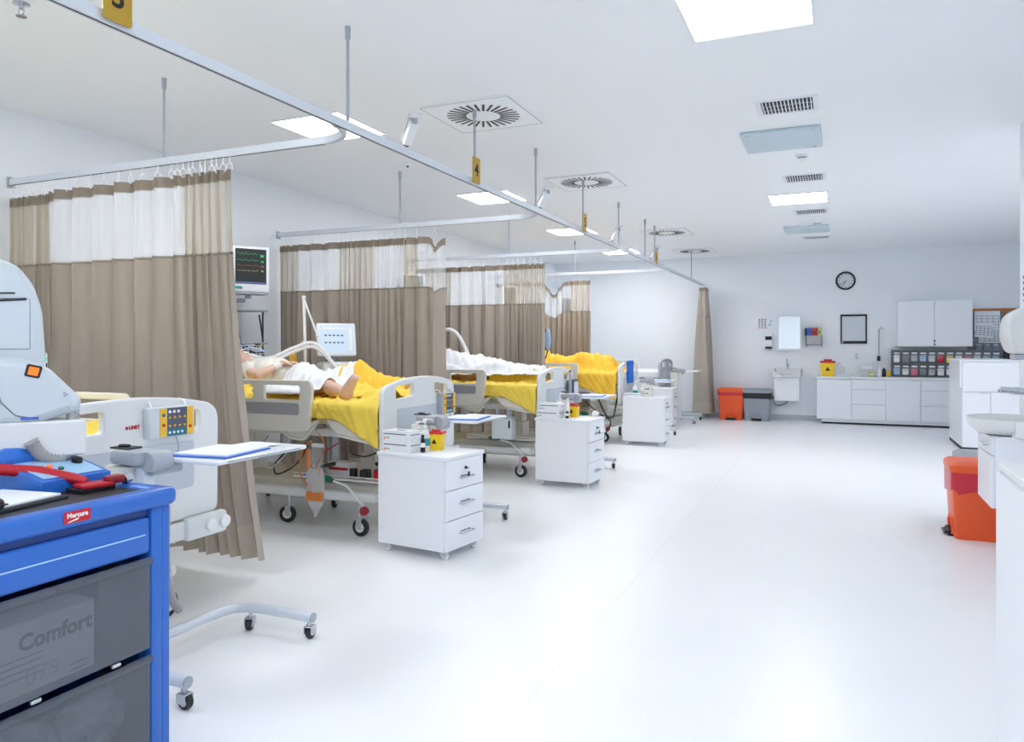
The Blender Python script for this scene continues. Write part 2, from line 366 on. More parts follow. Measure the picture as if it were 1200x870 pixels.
for n_, yy, l in ((3, 1.96, 'large gold number plate at the top left corner'), (4, 4.95, 'gold plate numbered 4 on the long curtain rail'), (5, 7.52, 'gold plate numbered 5 farther along the rail'), (6, 10.9, 'small gold number plate farthest along the rail')):
    t = empty('number_plate', (XRail+.03, yy, 2.61), 0, l, 'number plate', 'gold bay number plates on the curtain rail')
    MB().plate([rr(-.06, 0, .06, .19, .01)], .006, .001, m=mat_yz(0)).build('plate', 'gold', t)
    MB().text(str(n_), .13, T(.0036, 0, .095) @ mat_yz(0), .0005, bold=.002).build('numeral', 'black_ink', t)
    MB().b2(-.014, -.012, .1, -.003, .012, .19).build('clip', 'grey_plastic', t)
# ---------------- curtains ----------------
def curtain(label, x0, x1, y, folds, zt=2.5, zmid=2.0, zb=.11, dense=(), spread=0, group='tan cubicle curtains on the branch rails', amp=.045, spl=0, droop=None, nh=12, ax='x', gather=()):
    """folds: number of folds; dense: list of (t0,t1) where the net reads dense; spread: widening of the right end at the bottom"""
    t = empty('cubicle_curtain', (0, 0, 0), 0, label, 'curtain', group)
    N = int(folds*9); L = x1-x0; rnd = random.Random(int(abs(x0*71+y*13)))
    # fold positions: denser in gathers
    ws = []
    for i in range(N):
        tt = (i+.5)/N; ws.append(1)
    def dens(s): return 2.6 if any(a <= s <= b for a, b in gather) else 1
    S = 600; cum = [0]
    for i in range(S): cum.append(cum[-1]+dens((i+.5)/S))
    tot = cum[-1]; jit = [rnd.uniform(-.9, .9) for _ in range(40)]
    def phase(s):
        k = min(int(s*S), S-1); c = (cum[k]+(cum[k+1]-cum[k])*(s*S-k))/tot
        return 2*PI*folds*c+1.2*math.sin(7*c+jit[0])+.8*math.sin(17*c+jit[1])
    svals = []
    for i in range(N+1):
        target = i/N*tot; lo = 0; hi = S
        while hi-lo > 1:
            mid = (lo+hi)//2
            if cum[mid] <= target: lo = mid
            else: hi = mid
        svals.append(min(1, (lo+(target-cum[lo])/(cum[min(lo+1, S)]-cum[lo]+1e-9))/S))
    def pos(s, z):
        f = (zt+.07-z)/(zt-zb); ph = phase(s)
        a = amp*(.45+.75*f)/math.sqrt(dens(s))*(1+.35*math.sin(ph*.37+jit[2]))
        X = x0+L*s+spread*f*f*max(0, s)**3+spl*f*(s-.5)+.25*a*math.sin(2*ph)
        Yv = a*math.sin(ph)+.012*math.sin(3*ph+z*2)
        dz = 0
        if droop and f < .45: dz = -droop[2]*math.exp(-((s-droop[0])/droop[1])**2)*(1-f/.45)
        return (X, y+Yv, z+dz) if ax == 'x' else (y+Yv, X, z+dz)
    def sheet(zs, th=False):
        mb = MB(); vs = []; k = len(svals)
        for z in zs: vs += [pos(s, z) for s in svals]
        fs = [(r_*k+i, r_*k+i+1, (r_+1)*k+i+1, (r_+1)*k+i) for r_ in range(len(zs)-1) for i in range(k-1)]
        return mb.add(vs, fs), k
    mb, k = sheet([zt, zt-.03, zt-.07]); mb.build('header', 'curtain_header', t, 80)
    mb, k = sheet([zt-.07-(zt-.07-zmid)*i/4 for i in range(5)])
    for r_ in range(4):
        for i in range(k-1):
            s = svals[i]
            if any(a <= s <= b for a, b in dense): mb.mi[r_*(k-1)+i] = 1
    mb.build('netting', ['net_sparse', 'net_dense'], t, 80)
    mb, k = sheet([zmid-(zmid-zb-.2)*i/9 for i in range(10)]); mb.build('drape', 'curtain', t, 80)
    mb, k = sheet([zb+.2, zb+.1, zb]); mb.build('hem', 'curtain_hem', t, 80)
    mb = MB(); vs = []
    for z in (zmid+.004, zmid-.012):
        for s in svals:
            p = Vector(pos(s, z)); p += Vector((0, -.003, 0)) if ax == 'x' else Vector((.003, 0, 0)); vs.append(p)
    mb.add(vs, [(i, i+1, k+i+1, k+i) for i in range(k-1)]).build('seam_tape', 'curtain_header', t, 80)
    hk = None
    for i in range(nh):
        s = (i+.5)/nh; s = svals[int(s*N)]
        p = Vector(pos(s, zt-.015)); dz = p.z-(zt-.015)
        if hk is None:
            hk = MB().tube([(0, 0, .105), (0, 0, .05)], .004, 6).tube([(.018*math.sin(a_), 0, .03+.028*math.cos(a_)) for a_ in [i_*PI/6 for i_ in range(12)]], .0035, 6, closed=True).build('hook', 'ctrl_white', t)
        else: hk = hk.copy(); COL.objects.link(hk)
        hk.location = (p.x, y, zt-.015) if ax == 'x' else (y, p.y, zt-.015)
        if dz < -.03: hk.location = (p.x, y, zt-.015)
        hk.rotation_euler = (0, 0, rnd.uniform(-.8, .8))
    return t
curtain('tan curtain at the far left edge, tightly gathered by the left wall', -5.58, -5.16, 3.6, 7, dense=((0, 1),), nh=8, amp=.04)
curtain('big tan curtain nearest the viewer, in front of the second bed', -5.17, -3.47, 3.6, 13, zt=2.52, dense=((.75, 1),), gather=((.7, 1),), spread=.25, nh=20, amp=.068)
curtain('tan curtain between second and third bed, left half by the ventilator', -5.56, -4.55, 6.48, 10, dense=((0, .22), (.75, 1)), nh=12, amp=.06, gather=((0, .25), (.75, 1)))
curtain('tan curtain between second and third bed, right half with drooping top corner', -4.55, -3.56, 6.48, 11, dense=((0, .2), (.55, .7)), nh=10, droop=(.93, .05, .12), amp=.065, gather=((0, .6),))
curtain('tan curtain behind the white-covered patient, by the third bed', -5.5, -3.54, 9.2, 22, zmid=1.97, dense=((0, .3), (.7, 1)), nh=18, gather=((0, .3), (.7, 1)), amp=.062)
curtain('tan curtain beside the fourth bed with a V-shaped sag in its top', -5.5, -3.77, 11.95, 18, zmid=1.99, dense=((.8, 1),), nh=14, droop=(.62, .07, .24), amp=.062)
curtain('bunched curtain at the end of the long rail by the far wall', 14.78, 15.06, -2.42, 7, zt=2.54, zmid=1.98, dense=((0, 1),), spl=.16, nh=7, group='curtain at the rail end', amp=.12, ax='y')
# ---------------- beds ----------------
def casters(parent, pts, r=.05, wheelmat='rubber', top=.12, w=.02, rot=0):
    for i, (x, y) in enumerate(pts):
        a = rot+i*1.7
        c = MB().cyl((0, 0, top), (0, 0, r*1.9), .009, 8).b2(-.018, -w-.008, r*.8, .03, -w-.003, r*2, .002).b2(-.018, w+.003, r*.8, .03, w+.008, r*2, .002).b2(-.018, -w-.008, r*1.9, .03, w+.008, r*2.08, .002).build('caster', 'steel', parent)
        c.location = (x, y, 0); c.rotation_euler = (0, 0, a)
        wl = MB().lathe([(r*.5, -w), (r*.9, -w), (r, -w*.7), (r, w*.7), (r*.9, w), (r*.5, w)], n=18, m=T(.012, 0, r) @ Matrix.Rotation(PI/2, 4, 'X')).build('wheel', wheelmat, c)
        MB().cyl((.012, -w-.002, r), (.012, w+.002, r), r*.55, 14).build('wheel', 'white_plastic', c)
def mtop(x, inc): return .98+max(0, -(x+.15))*inc
def siderail(parent, y, x0=-.66, x1=.41, holes=((-.5, -.15), (-.04, .3)), z0=.76, z1=1.155, sgn=-1):
    outs = [rpoly([(x0, z0+.02), (x0, z1), (x1-.01, z1), (x1+.01, z1-.06), (x1-.03, z0), (x0+.05, z0)], [.06, .06, .07, .05, .07, .05])]
    for a, b in holes: outs.append(rr(a, z1-.15, b, z1-.04, .018, 3))
    p = MB().plate(outs, .034, .008, m=mat_xz(y)).build('side_rail', 'cream_plastic', parent)
    a0 = min(h[0] for h in holes); b0 = max(h[1] for h in holes)
    MB().plate([rr(a0, z0+.13, b0, z1-.175, .02, 3)], .004, .001, m=mat_xz(y+sgn*.0185)).build('rail_inlay', 'rail_panel', p)
    MB().b2(x0+.25, y-sgn*.02, z0-.1, x0+.31, y-sgn*.05, z0+.12, .008).b2(x1-.3, y-sgn*.02, z0-.1, x1-.24, y-sgn*.05, z0+.12, .008).build('rail_bracket', 'grey_plastic', p)
    return p
def bed(X, Y, label, inc=.2, ctrl=None, logo=False, mat='white_plastic', sheetmat='yellow_sheet', rails=True, holes=((-.5, -.15), (-.04, .3))):
    """origin: foot board outer face at local x = 1.05"""
    t = empty('hospital_bed', (X-1.05, Y, 0), 0, label, 'bed', 'hospital beds')
    # foot board in the y-z plane
    out = rpoly([(-.54, .565), (.54, .565), (.545, 1.12), (.3, 1.165), (.05, 1.182), (-.25, 1.17), (-.545, 1.115)], [.05, .05, .09, .1, .1, .1, .08], 5)
    h1 = rpoly([(-.37, 1.02), (-.12, 1.035), (-.12, 1.13), (-.37, 1.115)], .02, 3)
    if ctrl == 'wide': h2 = rr(.37, 1.0, .425, 1.1, .02, 3)
    else: h2 = rpoly([(.21, 1.035), (.42, 1.02), (.42, 1.1), (.21, 1.125)], .02, 3)
    fb = MB().plate([out, h1, h2], .04, .01, m=mat_yz(1.03)).build('foot_board', mat, t)
    MB().plate([rr(-.36, .72, .38, .95, .02)], .004, .001, m=mat_yz(1.0515)).build('recess_panel', 'recess_grey', fb)
    # head board
    out = rpoly([(-.5, .6), (.5, .6), (.5, 1.2), (.2, 1.27), (-.2, 1.27), (-.5, 1.2)], .08, 4)
    MB().plate([out, rr(-.4, 1.06, .4, 1.17, .03)], .04, .01, m=mat_yz(-1.12)).build('head_board', 'cream_plastic', t)
    # frame
    MB().b2(-1.08, -.4, .72, 1.0, -.35, .78, .005).b2(-1.08, .35, .72, 1.0, .4, .78, .005).b2(-1.08, -.35, .73, -1.02, .35, .77).b2(.92, -.35, .73, .98, .35, .77).b2(-.2, -.35, .73, -.14, .35, .77).build('deck_frame', 'white_plastic', t)
    MB().b2(-.95, -.3, .2, .9, .3, .36, .04, 3).build('base_cover', 'cream_plastic', t)
    for x in (-.62, .6):
        c = MB().b2(x-.07, -.09, .36, x+.07, .09, .56, .01).b2(x-.05, -.07, .56, x+.05, .07, .73, .006).build('lift_column', 'white_plastic', t)
    MB().b2(-.95, -.42, .24, .9, -.31, .31, .02, 2).b2(-.95, .31, .24, .9, .42, .31, .02, 2).build('base_frame', 'white_plastic', t)
    MB().b2(.1, -.38, .385, .92, .38, .4, .004).tube([(.1, -.38, .42), (.92, -.38, .42)], .005, 6).tube([(.1, .38, .42), (.92, .38, .42)], .005, 6).build('under_shelf', 'white_plastic', t)
    casters(t, [(.78, -.45), (.78, .45), (.0, -.3), (.0, .3), (-.88, -.45), (-.88, .45)], .068, 'rubber', .26, .016)
    # mattress with inclined back
    xs = [-1.07, -.9, -.7, -.5, -.3, -.15, 0, .3, .6, 1.0]
    mb = MB(); vs = []; 
    for x in xs:
        zt = mtop(x, inc)-.012
        for (yy, zz) in ((-.43, zt-.14), (-.45, zt-.12), (-.45, zt-.03), (-.42, zt), (.42, zt), (.45, zt-.03), (.45, zt-.12), (.43, zt-.14)): vs.append((x, yy, zz))
    n = 8; fs = [(i*n+j, i*n+(j+1) % n, (i+1)*n+(j+1) % n, (i+1)*n+j) for i in range(len(xs)-1) for j in range(n)]+[tuple(range(n)), tuple((len(xs)-1)*n+j for j in range(n))]
    mb.add(vs, fs).build('mattress', 'mattress' if sheetmat != 'white_sheet' else 'white_sheet', t)
    # deck panels (thigh and calf) with V profile
    for sy in (-.502, .502):
        p1 = rpoly([(-.02, .83), (.18, .70), (.32, .69), (.48, .875), (.4, .84), (.2, .82)], .03, 3)
        p2 = rpoly([(.5, .885), (.62, .74), (.88, .70), (1.0, .70), (.98, .75), (.93, .80), (.6, .86)], .03, 3)
        MB().plate([p1], .025, .006, m=mat_xz(sy)).build('thigh_panel', 'cream_plastic', t)
        MB().plate([p2], .025, .006, m=mat_xz(sy)).build('calf_panel', 'cream_plastic', t)
        yy = sy*1.028
        MB().tube([(.02, yy, .825), (.2, yy, .722), (.31, yy, .715), (.4, yy, .8), (.49, yy, .865), (.63, yy, .76), (.9, yy, .722), (.97, yy, .722)], .004, 5).build('edge_line', 'rail_grey', t)
    if rails:
        siderail(t, -.53, holes=holes); siderail(t, .53, holes=holes, sgn=1)
    # brake pedal
    MB().tube([(.55, -.47, .4), (.68, -.47, .37), (.78, -.47, .28), (.84, -.47, .22)], .01, 8).build('pedal_arm', 'white_plastic', t)
    MB().tube([(.42, -.47, .41), (.46, -.47, .415), (.52, -.47, .41), (.56, -.47, .4)], [.014, .024, .024, .012], 10).build('pedal_pad', 'green', t)
    MB().lathe([(.03, -.02), (.034, -.01), (.034, .01), (.03, .02)], n=14, m=T(.85, -.49, .2) @ Matrix.Rotation(PI/2, 4, 'X')).build('pedal_hub', 'maroon', t)
    # corner bumper roller by the foot board
    MB().b2(1.045, -.3, .47, 1.075, .5, .56, .01, 2).b2(1.05, .3, .46, 1.1, .56, .575, .02, 2).build('bumper_bar', 'white_plastic', t)
    MB().lathe([(.03, -.012), (.034, 0), (.03, .012)], n=16, m=T(1.105, .53, .52) @ Matrix.Rotation(PI/2, 4, 'Y')).lathe([(.03, -.012), (.034, 0), (.03, .012)], n=16, m=T(1.105, .44, .52) @ Matrix.Rotation(PI/2, 4, 'Y')).build('bumper_wheel', 'ctrl_white', t)
    if ctrl:
        wy = .26 if ctrl == 'wide' else .24; hh = .145 if ctrl == 'wide' else .17
        y0, z0 = (.08, .985) if ctrl == 'wide' else (.235, .86)
        c = MB().box(1.075, y0+wy/2, z0+hh/2, .05, wy, hh, .008, 2).build('control_unit', 'grey_plastic' if ctrl != 'wide' else 'machine', t)
        MB().tube([(1.07, y0+.03, z0+hh), (1.06, y0+.03, z0+hh+.02), (1.03, y0+.03, z0+hh+.03), (1.0, y0+.03, z0+hh+.01)], .005, 6).tube([(1.07, y0+wy-.03, z0+hh), (1.06, y0+wy-.03, z0+hh+.02), (1.03, y0+wy-.03, z0+hh+.03), (1.0, y0+wy-.03, z0+hh+.01)], .005, 6).build('hanging_hook', 'ctrl_white', c)
        a = .052 if ctrl == 'wide' else .03
        x = 1.1005
        MB().b2(x, y0+a, z0+.006, x+.002, y0+a+.04, z0+hh-.006).b2(x, y0+wy-.05, z0+.006, x+.002, y0+wy-.012, z0+hh-.006).build('keypad_strip', 'ctrl_yellow', c)
        MB().b2(x, y0+a+.04, z0+.04, x+.002, y0+wy-.05, z0+hh-.006).build('keypad_panel', 'ctrl_slate', c)
        MB().b2(x, y0+a+.04, z0+.006, x+.002, y0+wy-.05, z0+.04).build('keypad_band', 'dk_teal', c)
        ya, yb2 = y0+a+.055, y0+wy-.062
        def btn(name, mat_, lst, r=.0075):
            for (yy, zz) in lst: MB().cyl((x+.001, yy, zz), (x+.0045, yy, zz), r, 10).build(name, mat_, c)
        st = (yb2-ya)/3.6
        btn('button', 'ctrl_white', [(ya+i*st, z0+hh-.024) for i in range(3)])
        tr = MB(); 
        for i in range(4):
            yy = ya+i*st*1.15
            for zz, s_ in ((z0+hh*.62, 1), (z0+hh*.4, -1)): tr.prism([(-.008, 0), (.008, 0), (0, .011*s_)], 0, .003, m=T(x+.0015, yy, zz) @ mat_yz(0))
        tr.build('arrow_key', 'ctrl_yellow', c)
        btn('button', 'ctrl_white', [(ya+i*st*.95, z0+.023) for i in range(4)], .0065)
        btn('button', 'red', [(y0+a+.02, z0+hh*.42), (yb2+.03, z0+hh*.3)], .008); btn('button', 'dk_teal', [(y0+a+.02, z0+hh*.74)], .009)
        MB().tube(bez([(1.09, y0+wy*.6, z0), (1.1, y0+wy*.62, z0-.05), (1.07, y0+wy*.66, z0-.1), (1.06, y0+wy*.55, z0-.16)], 5), .003, 6).build('cable', 'grey_plastic', c)
    if logo:
        MB().text('LINET', .022, T(1.0525, .035, 1.045) @ mat_yz(0), .0004, bold=.001).build('lettering', 'red', fb)
        MB().lathe([(.006, 0), (.008, .001)], n=12, m=T(1.0525, -.006, 1.045) @ Matrix.Rotation(PI/2, 4, 'Y')).build('emblem', 'red', fb)
    return t
B1 = (-2.95, 2.42); B2 = (-3.0, 5.12); B3 = (-2.88, 7.9); B4 = (-2.9, 11.12); B5 = (-2.9, 13.8)
bed(*B1, 'nearest hospital bed, foot board with yellow-edged control unit behind the blue cart', ctrl='wide', logo=True)
bed(*B2, 'hospital bed with bare-legged patient, second from the viewer', ctrl='small')
bed(*B3, 'hospital bed holding the patient under a white sheet', holes=((-.5, -.1), (-.02, .3)))
bed(*B4, 'hospital bed holding the patient wrapped in yellow, fourth from viewer')
bed(*B5, 'empty hospital bed farthest away, with dull grey foot board', mat='grey_plastic', sheetmat='white_sheet', inc=0)
# ---------------- people ----------------
def capsule(mb, p0, p1, r0, r1, n=14, sq=1.0):
    p0 = Vector(p0); p1 = Vector(p1); d = (p1-p0); L = d.length; d.normalize()
    pts = []; rs = []
    for i in range(5):
        a = PI/2*i/4; pts.append(p0-d*r0*math.cos(a)); rs.append(max(r0*math.sin(a), .0008))
    for i in range(5):
        a = PI/2*i/4; pts.append(p1+d*r1*math.sin(a)); rs.append(max(r1*math.cos(a), .0008))
    mb.tube(pts, rs, n)
def hand(mb, wrist, direc, up, curl=.5, side=1):
    """palm, four fingers and a thumb; direc = towards finger tips, up = back of the hand"""
    d = Vector(direc).normalized(); u = Vector(up); u = (u-d*u.dot(d)).normalized(); s = d.cross(u)*side; w = Vector(wrist)
    for k in range(4):
        o = (k-1.5)*.019
        capsule(mb, w+d*.012+s*o*.6, w+d*.085+s*o, .0155, .012, 10)
        ln = (.036, .044, .041, .031)[k]; base = w+d*.088+s*o; a = 0; p = base; r = .0088
        for q, f in enumerate((1, .7, .55)):
            a += curl*(.55, .8, .6)[q]; nd = d*math.cos(a)-u*math.sin(a); e = p+nd*ln*f
            capsule(mb, p, e, r, r*.92, 8); p = e; r *= .93
    p = w+d*.025-s*.028; e = p+(d*.7-s*.6-u*.25).normalized()*.042; capsule(mb, p, e, .013, .0105, 8)
    capsule(mb, e, e+(d*.95-s*.15-u*.25).normalized()*.034, .0105, .009, 8)
def body_caps(pose):
    P = {k: Vector(v) for k, v in pose.items()}
    c = [(P['pelvis']+Vector((0, -.075, 0)), P['pelvis']+Vector((0, .075, 0)), .105, .105), (P['pelvis'], P['belly'], .125, .12), (P['belly'], P['chest'], .12, .125),
         (P['chest']+Vector((0, -.08, 0)), P['chest']+Vector((0, .08, 0)), .112, .112), (P['shl'], P['shr'], .062, .062), (P['chest'], P['neck'], .09, .055), (P['neck'], P['head'], .055, .055)]
    for s in 'lr':
        c += [(P['sh'+s], P['el'+s], .05, .04), (P['el'+s], P['wr'+s], .041, .027), (P['hip'+s], P['kn'+s], .085, .056), (P['kn'+s], P['an'+s], .055, .036)]
    for s in 'lr': c.append((P['an'+s], P['an'+s].lerp(Vector(pose.get('toe'+s, P['an'+s]+Vector((.12, 0, .07)))), 1), .05, .035))
    return P, c
def person(parent_loc, pose, label, voxel, group=None, curl=.5):
    P, caps = body_caps(pose); mb = MB()
    for a, b, r0, r1 in caps: capsule(mb, a, b, r0, r1)
    for s, q in (('l', 1), ('r', -1)):       # calf and feet
        k, a = P['kn'+s], P['an'+s]; capsule(mb, k.lerp(a, .18)+Vector((0, 0, -.012)), k.lerp(a, .42)+Vector((0, 0, -.01)), .052, .045)
        f = Vector(pose.get('toe'+s, a+Vector((.12, 0, .07))))
        capsule(mb, a+Vector((.03, 0, -.025)), a+(f-a)*.5, .033, .03); capsule(mb, a, a+(f-a)*.75, .032, .03)
        dd = (f-a).normalized()
        for j in range(5):
            oy = (j-2)*.015*q
            st = a+(f-a)*.72+Vector((0, oy*1.05, 0)); capsule(mb, st, st+dd*(.058-.005*j), .0125 if j else .015, .009 if j else .012, 8)
    for s, q in (('l', 1), ('r', -1)):
        d = Vector(pose['hd'+s]); hand(mb, P['wr'+s], d, pose.get('hu'+s, (0, 0, 1)), curl, q)
    h = P['head']; up = Vector((0, 0, 1)); fw = Vector(pose.get('face', (.12, 0, 1))).normalized(); top = Vector((-1, 0, fw.x)).normalized()
    top = (top-fw*top.dot(fw)).normalized(); sd = fw.cross(top)
    m = Matrix(((sd.x, top.x, fw.x, h.x), (sd.y, top.y, fw.y, h.y), (sd.z, top.z, fw.z, h.z), (0, 0, 0, 1)))   # local x side, y crown, z face
    mb.sph((0, .035, 0), (.074, .105, .094), 12, m=m); mb.sph((0, -.035, .03), (.056, .07, .06), 10, m=m); mb.sph((0, -.085, .06), (.026, .022, .026), 8, m=m)
    mb.sph((0, .035, .085), (.05, .014, .016), 8, m=m)                       # brow
    capsule(mb, m @ Vector((0, .02, .09)), m @ Vector((0, -.018, .112)), .009, .0135, 8)                         # nose
    for q in (-1, 1):
        mb.sph((q*.014, -.018, .1), (.009, .009, .009), 6, m=m)              # nostril wings
        mb.sph((q*.031, .012, .078), (.016, .011, .013), 8, m=m)             # closed eyes
        mb.sph((q*.076, 0, .0), (.009, .032, .02), 8, m=m)                   # ears
        mb.sph((q*.035, -.02, .07), (.022, .025, .02), 8, m=m)               # cheeks
    mb.sph((0, -.049, .094), (.023, .006, .008), 8, m=m); mb.sph((0, -.06, .091), (.02, .007, .009), 8, m=m)     # lips
    me = bpy.data.meshes.new('tmp'); me.from_pydata([tuple(v) for v in mb.v], [], mb.f)
    ob = bpy.data.objects.new('tmp', me); COL.objects.link(ob)
    rm = ob.modifiers.new('r', 'REMESH'); rm.mode = 'VOXEL'; rm.voxel_size = voxel
    sm = ob.modifiers.new('s', 'SMOOTH'); sm.iterations = 3; sm.factor = .5
    e = ob.evaluated_get(bpy.context.evaluated_depsgraph_get()); new = bpy.data.meshes.new_from_object(e); bpy.data.objects.remove(ob)
    new.materials.clear(); new.materials.append(MATS['skin']); new.name = 'person'
    for p_ in new.polygons: p_.use_smooth = True; p_.material_index = 0
    o = bpy.data.objects.new('person', new); COL.objects.link(o); o.location = parent_loc; tag(o, label, 'person', 'patients lying in the beds')
    hr = MB(); vs = []; n = 18
    rows = []
    for i in range(9):
        th = PI*.03+PI*.5*i/8
        row = []
        for j in range(n):
            a = 2*PI*j/n; row.append((.08*math.sin(th)*math.cos(a), .035+.112*math.cos(th), -.004+.1*math.sin(th)*math.sin(a)*(1 if math.sin(a) < 0 else .86)))
        rows.append(row)
    vs = [p for r_ in rows for p in r_]; fs = [(i*n+j, i*n+(j+1) % n, (i+1)*n+(j+1) % n, (i+1)*n+j) for i in range(8) for j in range(n)]
    for f in fs[:]:
        c = sum((Vector(vs[k]) for k in f), Vector())/4
        if c.z > .055 and c.y < .09: fs.remove(f)
    fs.append(tuple(range(n)))
    hr.add(vs, fs, m=m).build('hair', 'hair', o)
    return o, P, caps, m
def surf(caps, x, y, base, pad=.012):
    z = base
    for a, b, r0, r1 in caps:
        ax, ay = a.x, a.y; dx, dy = b.x-ax, b.y-ay; L = dx*dx+dy*dy
        t = 0 if L < 1e-9 else max(0, min(1, ((x-ax)*dx+(y-ay)*dy)/L)); px, py = ax+dx*t, ay+dy*t; r = r0+(r1-r0)*t+pad
        d2 = (x-px)**2+(y-py)**2
        if d2 < r*r: z = max(z, a.z+(b.z-a.z)*t+math.sqrt(r*r-d2))
    return z
def cover(name, matn, loc, x0, x1, s0, s1, caps, inc, label, cat='sheet', half=.475, off=.006, n=(70, 70), wr=.012, smooth=10, edge=None, freq=5, group=None, seed=0, parent=None, solid=.006):
    nx, ny = int(n[0]*1.35), int(n[1]*1.35); xs = [x0+(x1-x0)*i/(nx-1) for i in range(nx)]; ss = [s0+(s1-s0)*j/(ny-1) for j in range(ny)]
    Hm = [[0]*ny for _ in xs]
    for i, x in enumerate(xs):
        for j, s_ in enumerate(ss):
            y = max(-half, min(half, s_)); Hm[i][j] = surf(caps, x, y, mtop(x, inc)+off)
    B = [r_[:] for r_ in Hm]
    for _ in range(smooth):
        N_ = [r_[:] for r_ in Hm]
        for i in range(nx):
            for j in range(ny):
                a = Hm[max(i-1, 0)][j]; b = Hm[min(i+1, nx-1)][j]; c = Hm[i][max(j-1, 0)]; d = Hm[i][min(j+1, ny-1)]
                N_[i][j] = max(B[i][j], (a+b+c+d)/4)
        Hm = N_
    vs = []
    for i, x in enumerate(xs):
        for j, s_ in enumerate(ss):
            q = Vector((x*freq, s_*freq*.6+x*freq*.35, seed)); w_ = noise.noise(q)+.5*noise.noise(q*2.3)
            rdg = (1-abs(noise.noise(q*1.4+Vector((5, 3, 1)))))**4
            q2 = Vector((x*freq*2.6+s_*freq*1.9, s_*freq*.5-x*freq*.4, seed+3)); cr = (1-abs(noise.noise(q2)))**7
            wz = wr*(w_+1.0*rdg+.75*cr)
            if abs(s_) <= half:
                lift = min(1, (half-abs(s_))/.05+.3); vs.append((x, s_, Hm[i][j]+max(-.004, wz*lift)))
            else:
                sg = 1 if s_ > 0 else -1; d = abs(s_)-half; ex = (edge(x) if edge else 1); dd = d*ex
                zz = Hm[i][j]-dd; vs.append((x, sg*(half+(.022 if x > .45 else -.0)+.012+min(dd, .05)*.25+abs(wr)*.5*(.5+noise.noise(Vector((x*9, s_*2, seed+9))))+abs(wr)*.5*cr), zz))
    fs = [(i*ny+j, (i+1)*ny+j, (i+1)*ny+j+1, i*ny+j+1) for i in range(nx-1) for j in range(ny-1)]
    o = MB().add(vs, fs).build(name, matn, parent, 180)
    if not parent: o.location = loc; tag(o, label, cat, group)
    md = o.modifiers.new('thick', 'SOLIDIFY'); md.thickness = solid; md.offset = 1
    return o
# second bed: patient with bare leg
def bedloc(B): return (B[0]-1.05, B[1], 0)
pose2 = dict(pelvis=(-.05, .02, 1.1), belly=(-.22, .02, 1.125), chest=(-.45, .02, 1.18), neck=(-.68, .02, 1.25), head=(-.82, .02, 1.27),
  shl=(-.56, .19, 1.2), shr=(-.56, -.16, 1.2), ell=(-.34, .3, 1.16), wrl=(-.24, .08, 1.235), hdl=(.5, -.9, .02), elr=(-.38, -.24, 1.17), wrr=(-.26, -.07, 1.27), hdr=(.85, .5, .05),
  hipl=(0, .1, 1.07), hipr=(0, -.08, 1.07), knl=(.36, .16, 1.21), kna=(0, 0, 0), knr=(.32, -.25, 1.1), anl=(.66, .16, 1.05), anr=(.58, -.34, 1.06), toer=(.67, -.36, 1.17), toel=(.79, .18, 1.08))
L2 = bedloc(B2)
pt2, P, caps2, hm2 = person(L2, pose2, 'patient with a bare lower leg and gauze on the ankle, hands on belly', .0055)
MB().tube([P['knr'].lerp(P['anr'], .84), P['knr'].lerp(P['anr'], .9), P['knr'].lerp(P['anr'], .97)], [.0, .044, .042], 14).tube([P['anr']+Vector((.02, -.002, .03)), P['anr']+Vector((.035, -.004, .06))], [.042, .04], 14).build('ankle_dressing', 'gauze', pt2)
MB().tube([P['wrr'].lerp(P['elr'], .1), P['wrr'].lerp(P['elr'], .35)], [.031, .034], 14).build('wrist_dressing', 'gauze', pt2)
MB().b2(-.03, -.045, .09, .03, -.065, .104, .004, m=hm2).build('tube_holder', 'gauze', pt2)
leg = [c for c in caps2]
cover('bed_sheet', 'yellow_sheet', L2, -.6, 1.0, -.66, .6, [(Vector((.78, -.28, .96)), Vector((.92, -.3, .97)), .08, .08), (Vector((.4, .05, .96)), Vector((.92, .1, .97)), .1, .08)], .2, 'yellow sheet over the mattress of the second bed, hanging at the foot', edge=lambda x: .6 if x < .45 else .62+1.1*max(0, (x-.62)/.38), wr=.032, seed=2, freq=4, group='yellow fabrics')
nolegr = [c for c in caps2 if not (c[0] == P['knr'] or c[1] == P['knr'] or c[0] in (P['elr'], P['shr'], P['shl'], P['ell']))]
cover('blanket', 'orange_blanket', L2, .22, .82, -.24, .5, [(a, b, r0, r1) for a, b, r0, r1 in nolegr if a.y > -.2]+[(Vector((.1, .15, 1.08)), Vector((.7, .15, 1.03)), .12, .1)], .2, 'thick orange-yellow blanket over legs of the bare-legged patient', 'blanket', off=.02, n=(60, 44), wr=.018, smooth=14, seed=4, group='yellow fabrics')
cover('top_sheet', 'white_sheet', L2, -.2, .36, -.5, .42, caps2+[(Vector((.1, .15, 1.08)), Vector((.7, .15, 1.03)), .12, .1)], .2, 'white sheet bunched over lap of the bare-legged patient', off=.09, n=(44, 52), wr=.022, smooth=16, seed=6, group='white top sheets')
cover('hospital_gown', 'cream_plastic', None, -.62, -.2, -.24, .28, [c for c in caps2 if c[0] in (P['chest'], P['belly'], P['pelvis'], P['shl'])]+[caps2[3]], .2, None, off=.02, n=(36, 40), wr=.008, smooth=8, parent=pt2)
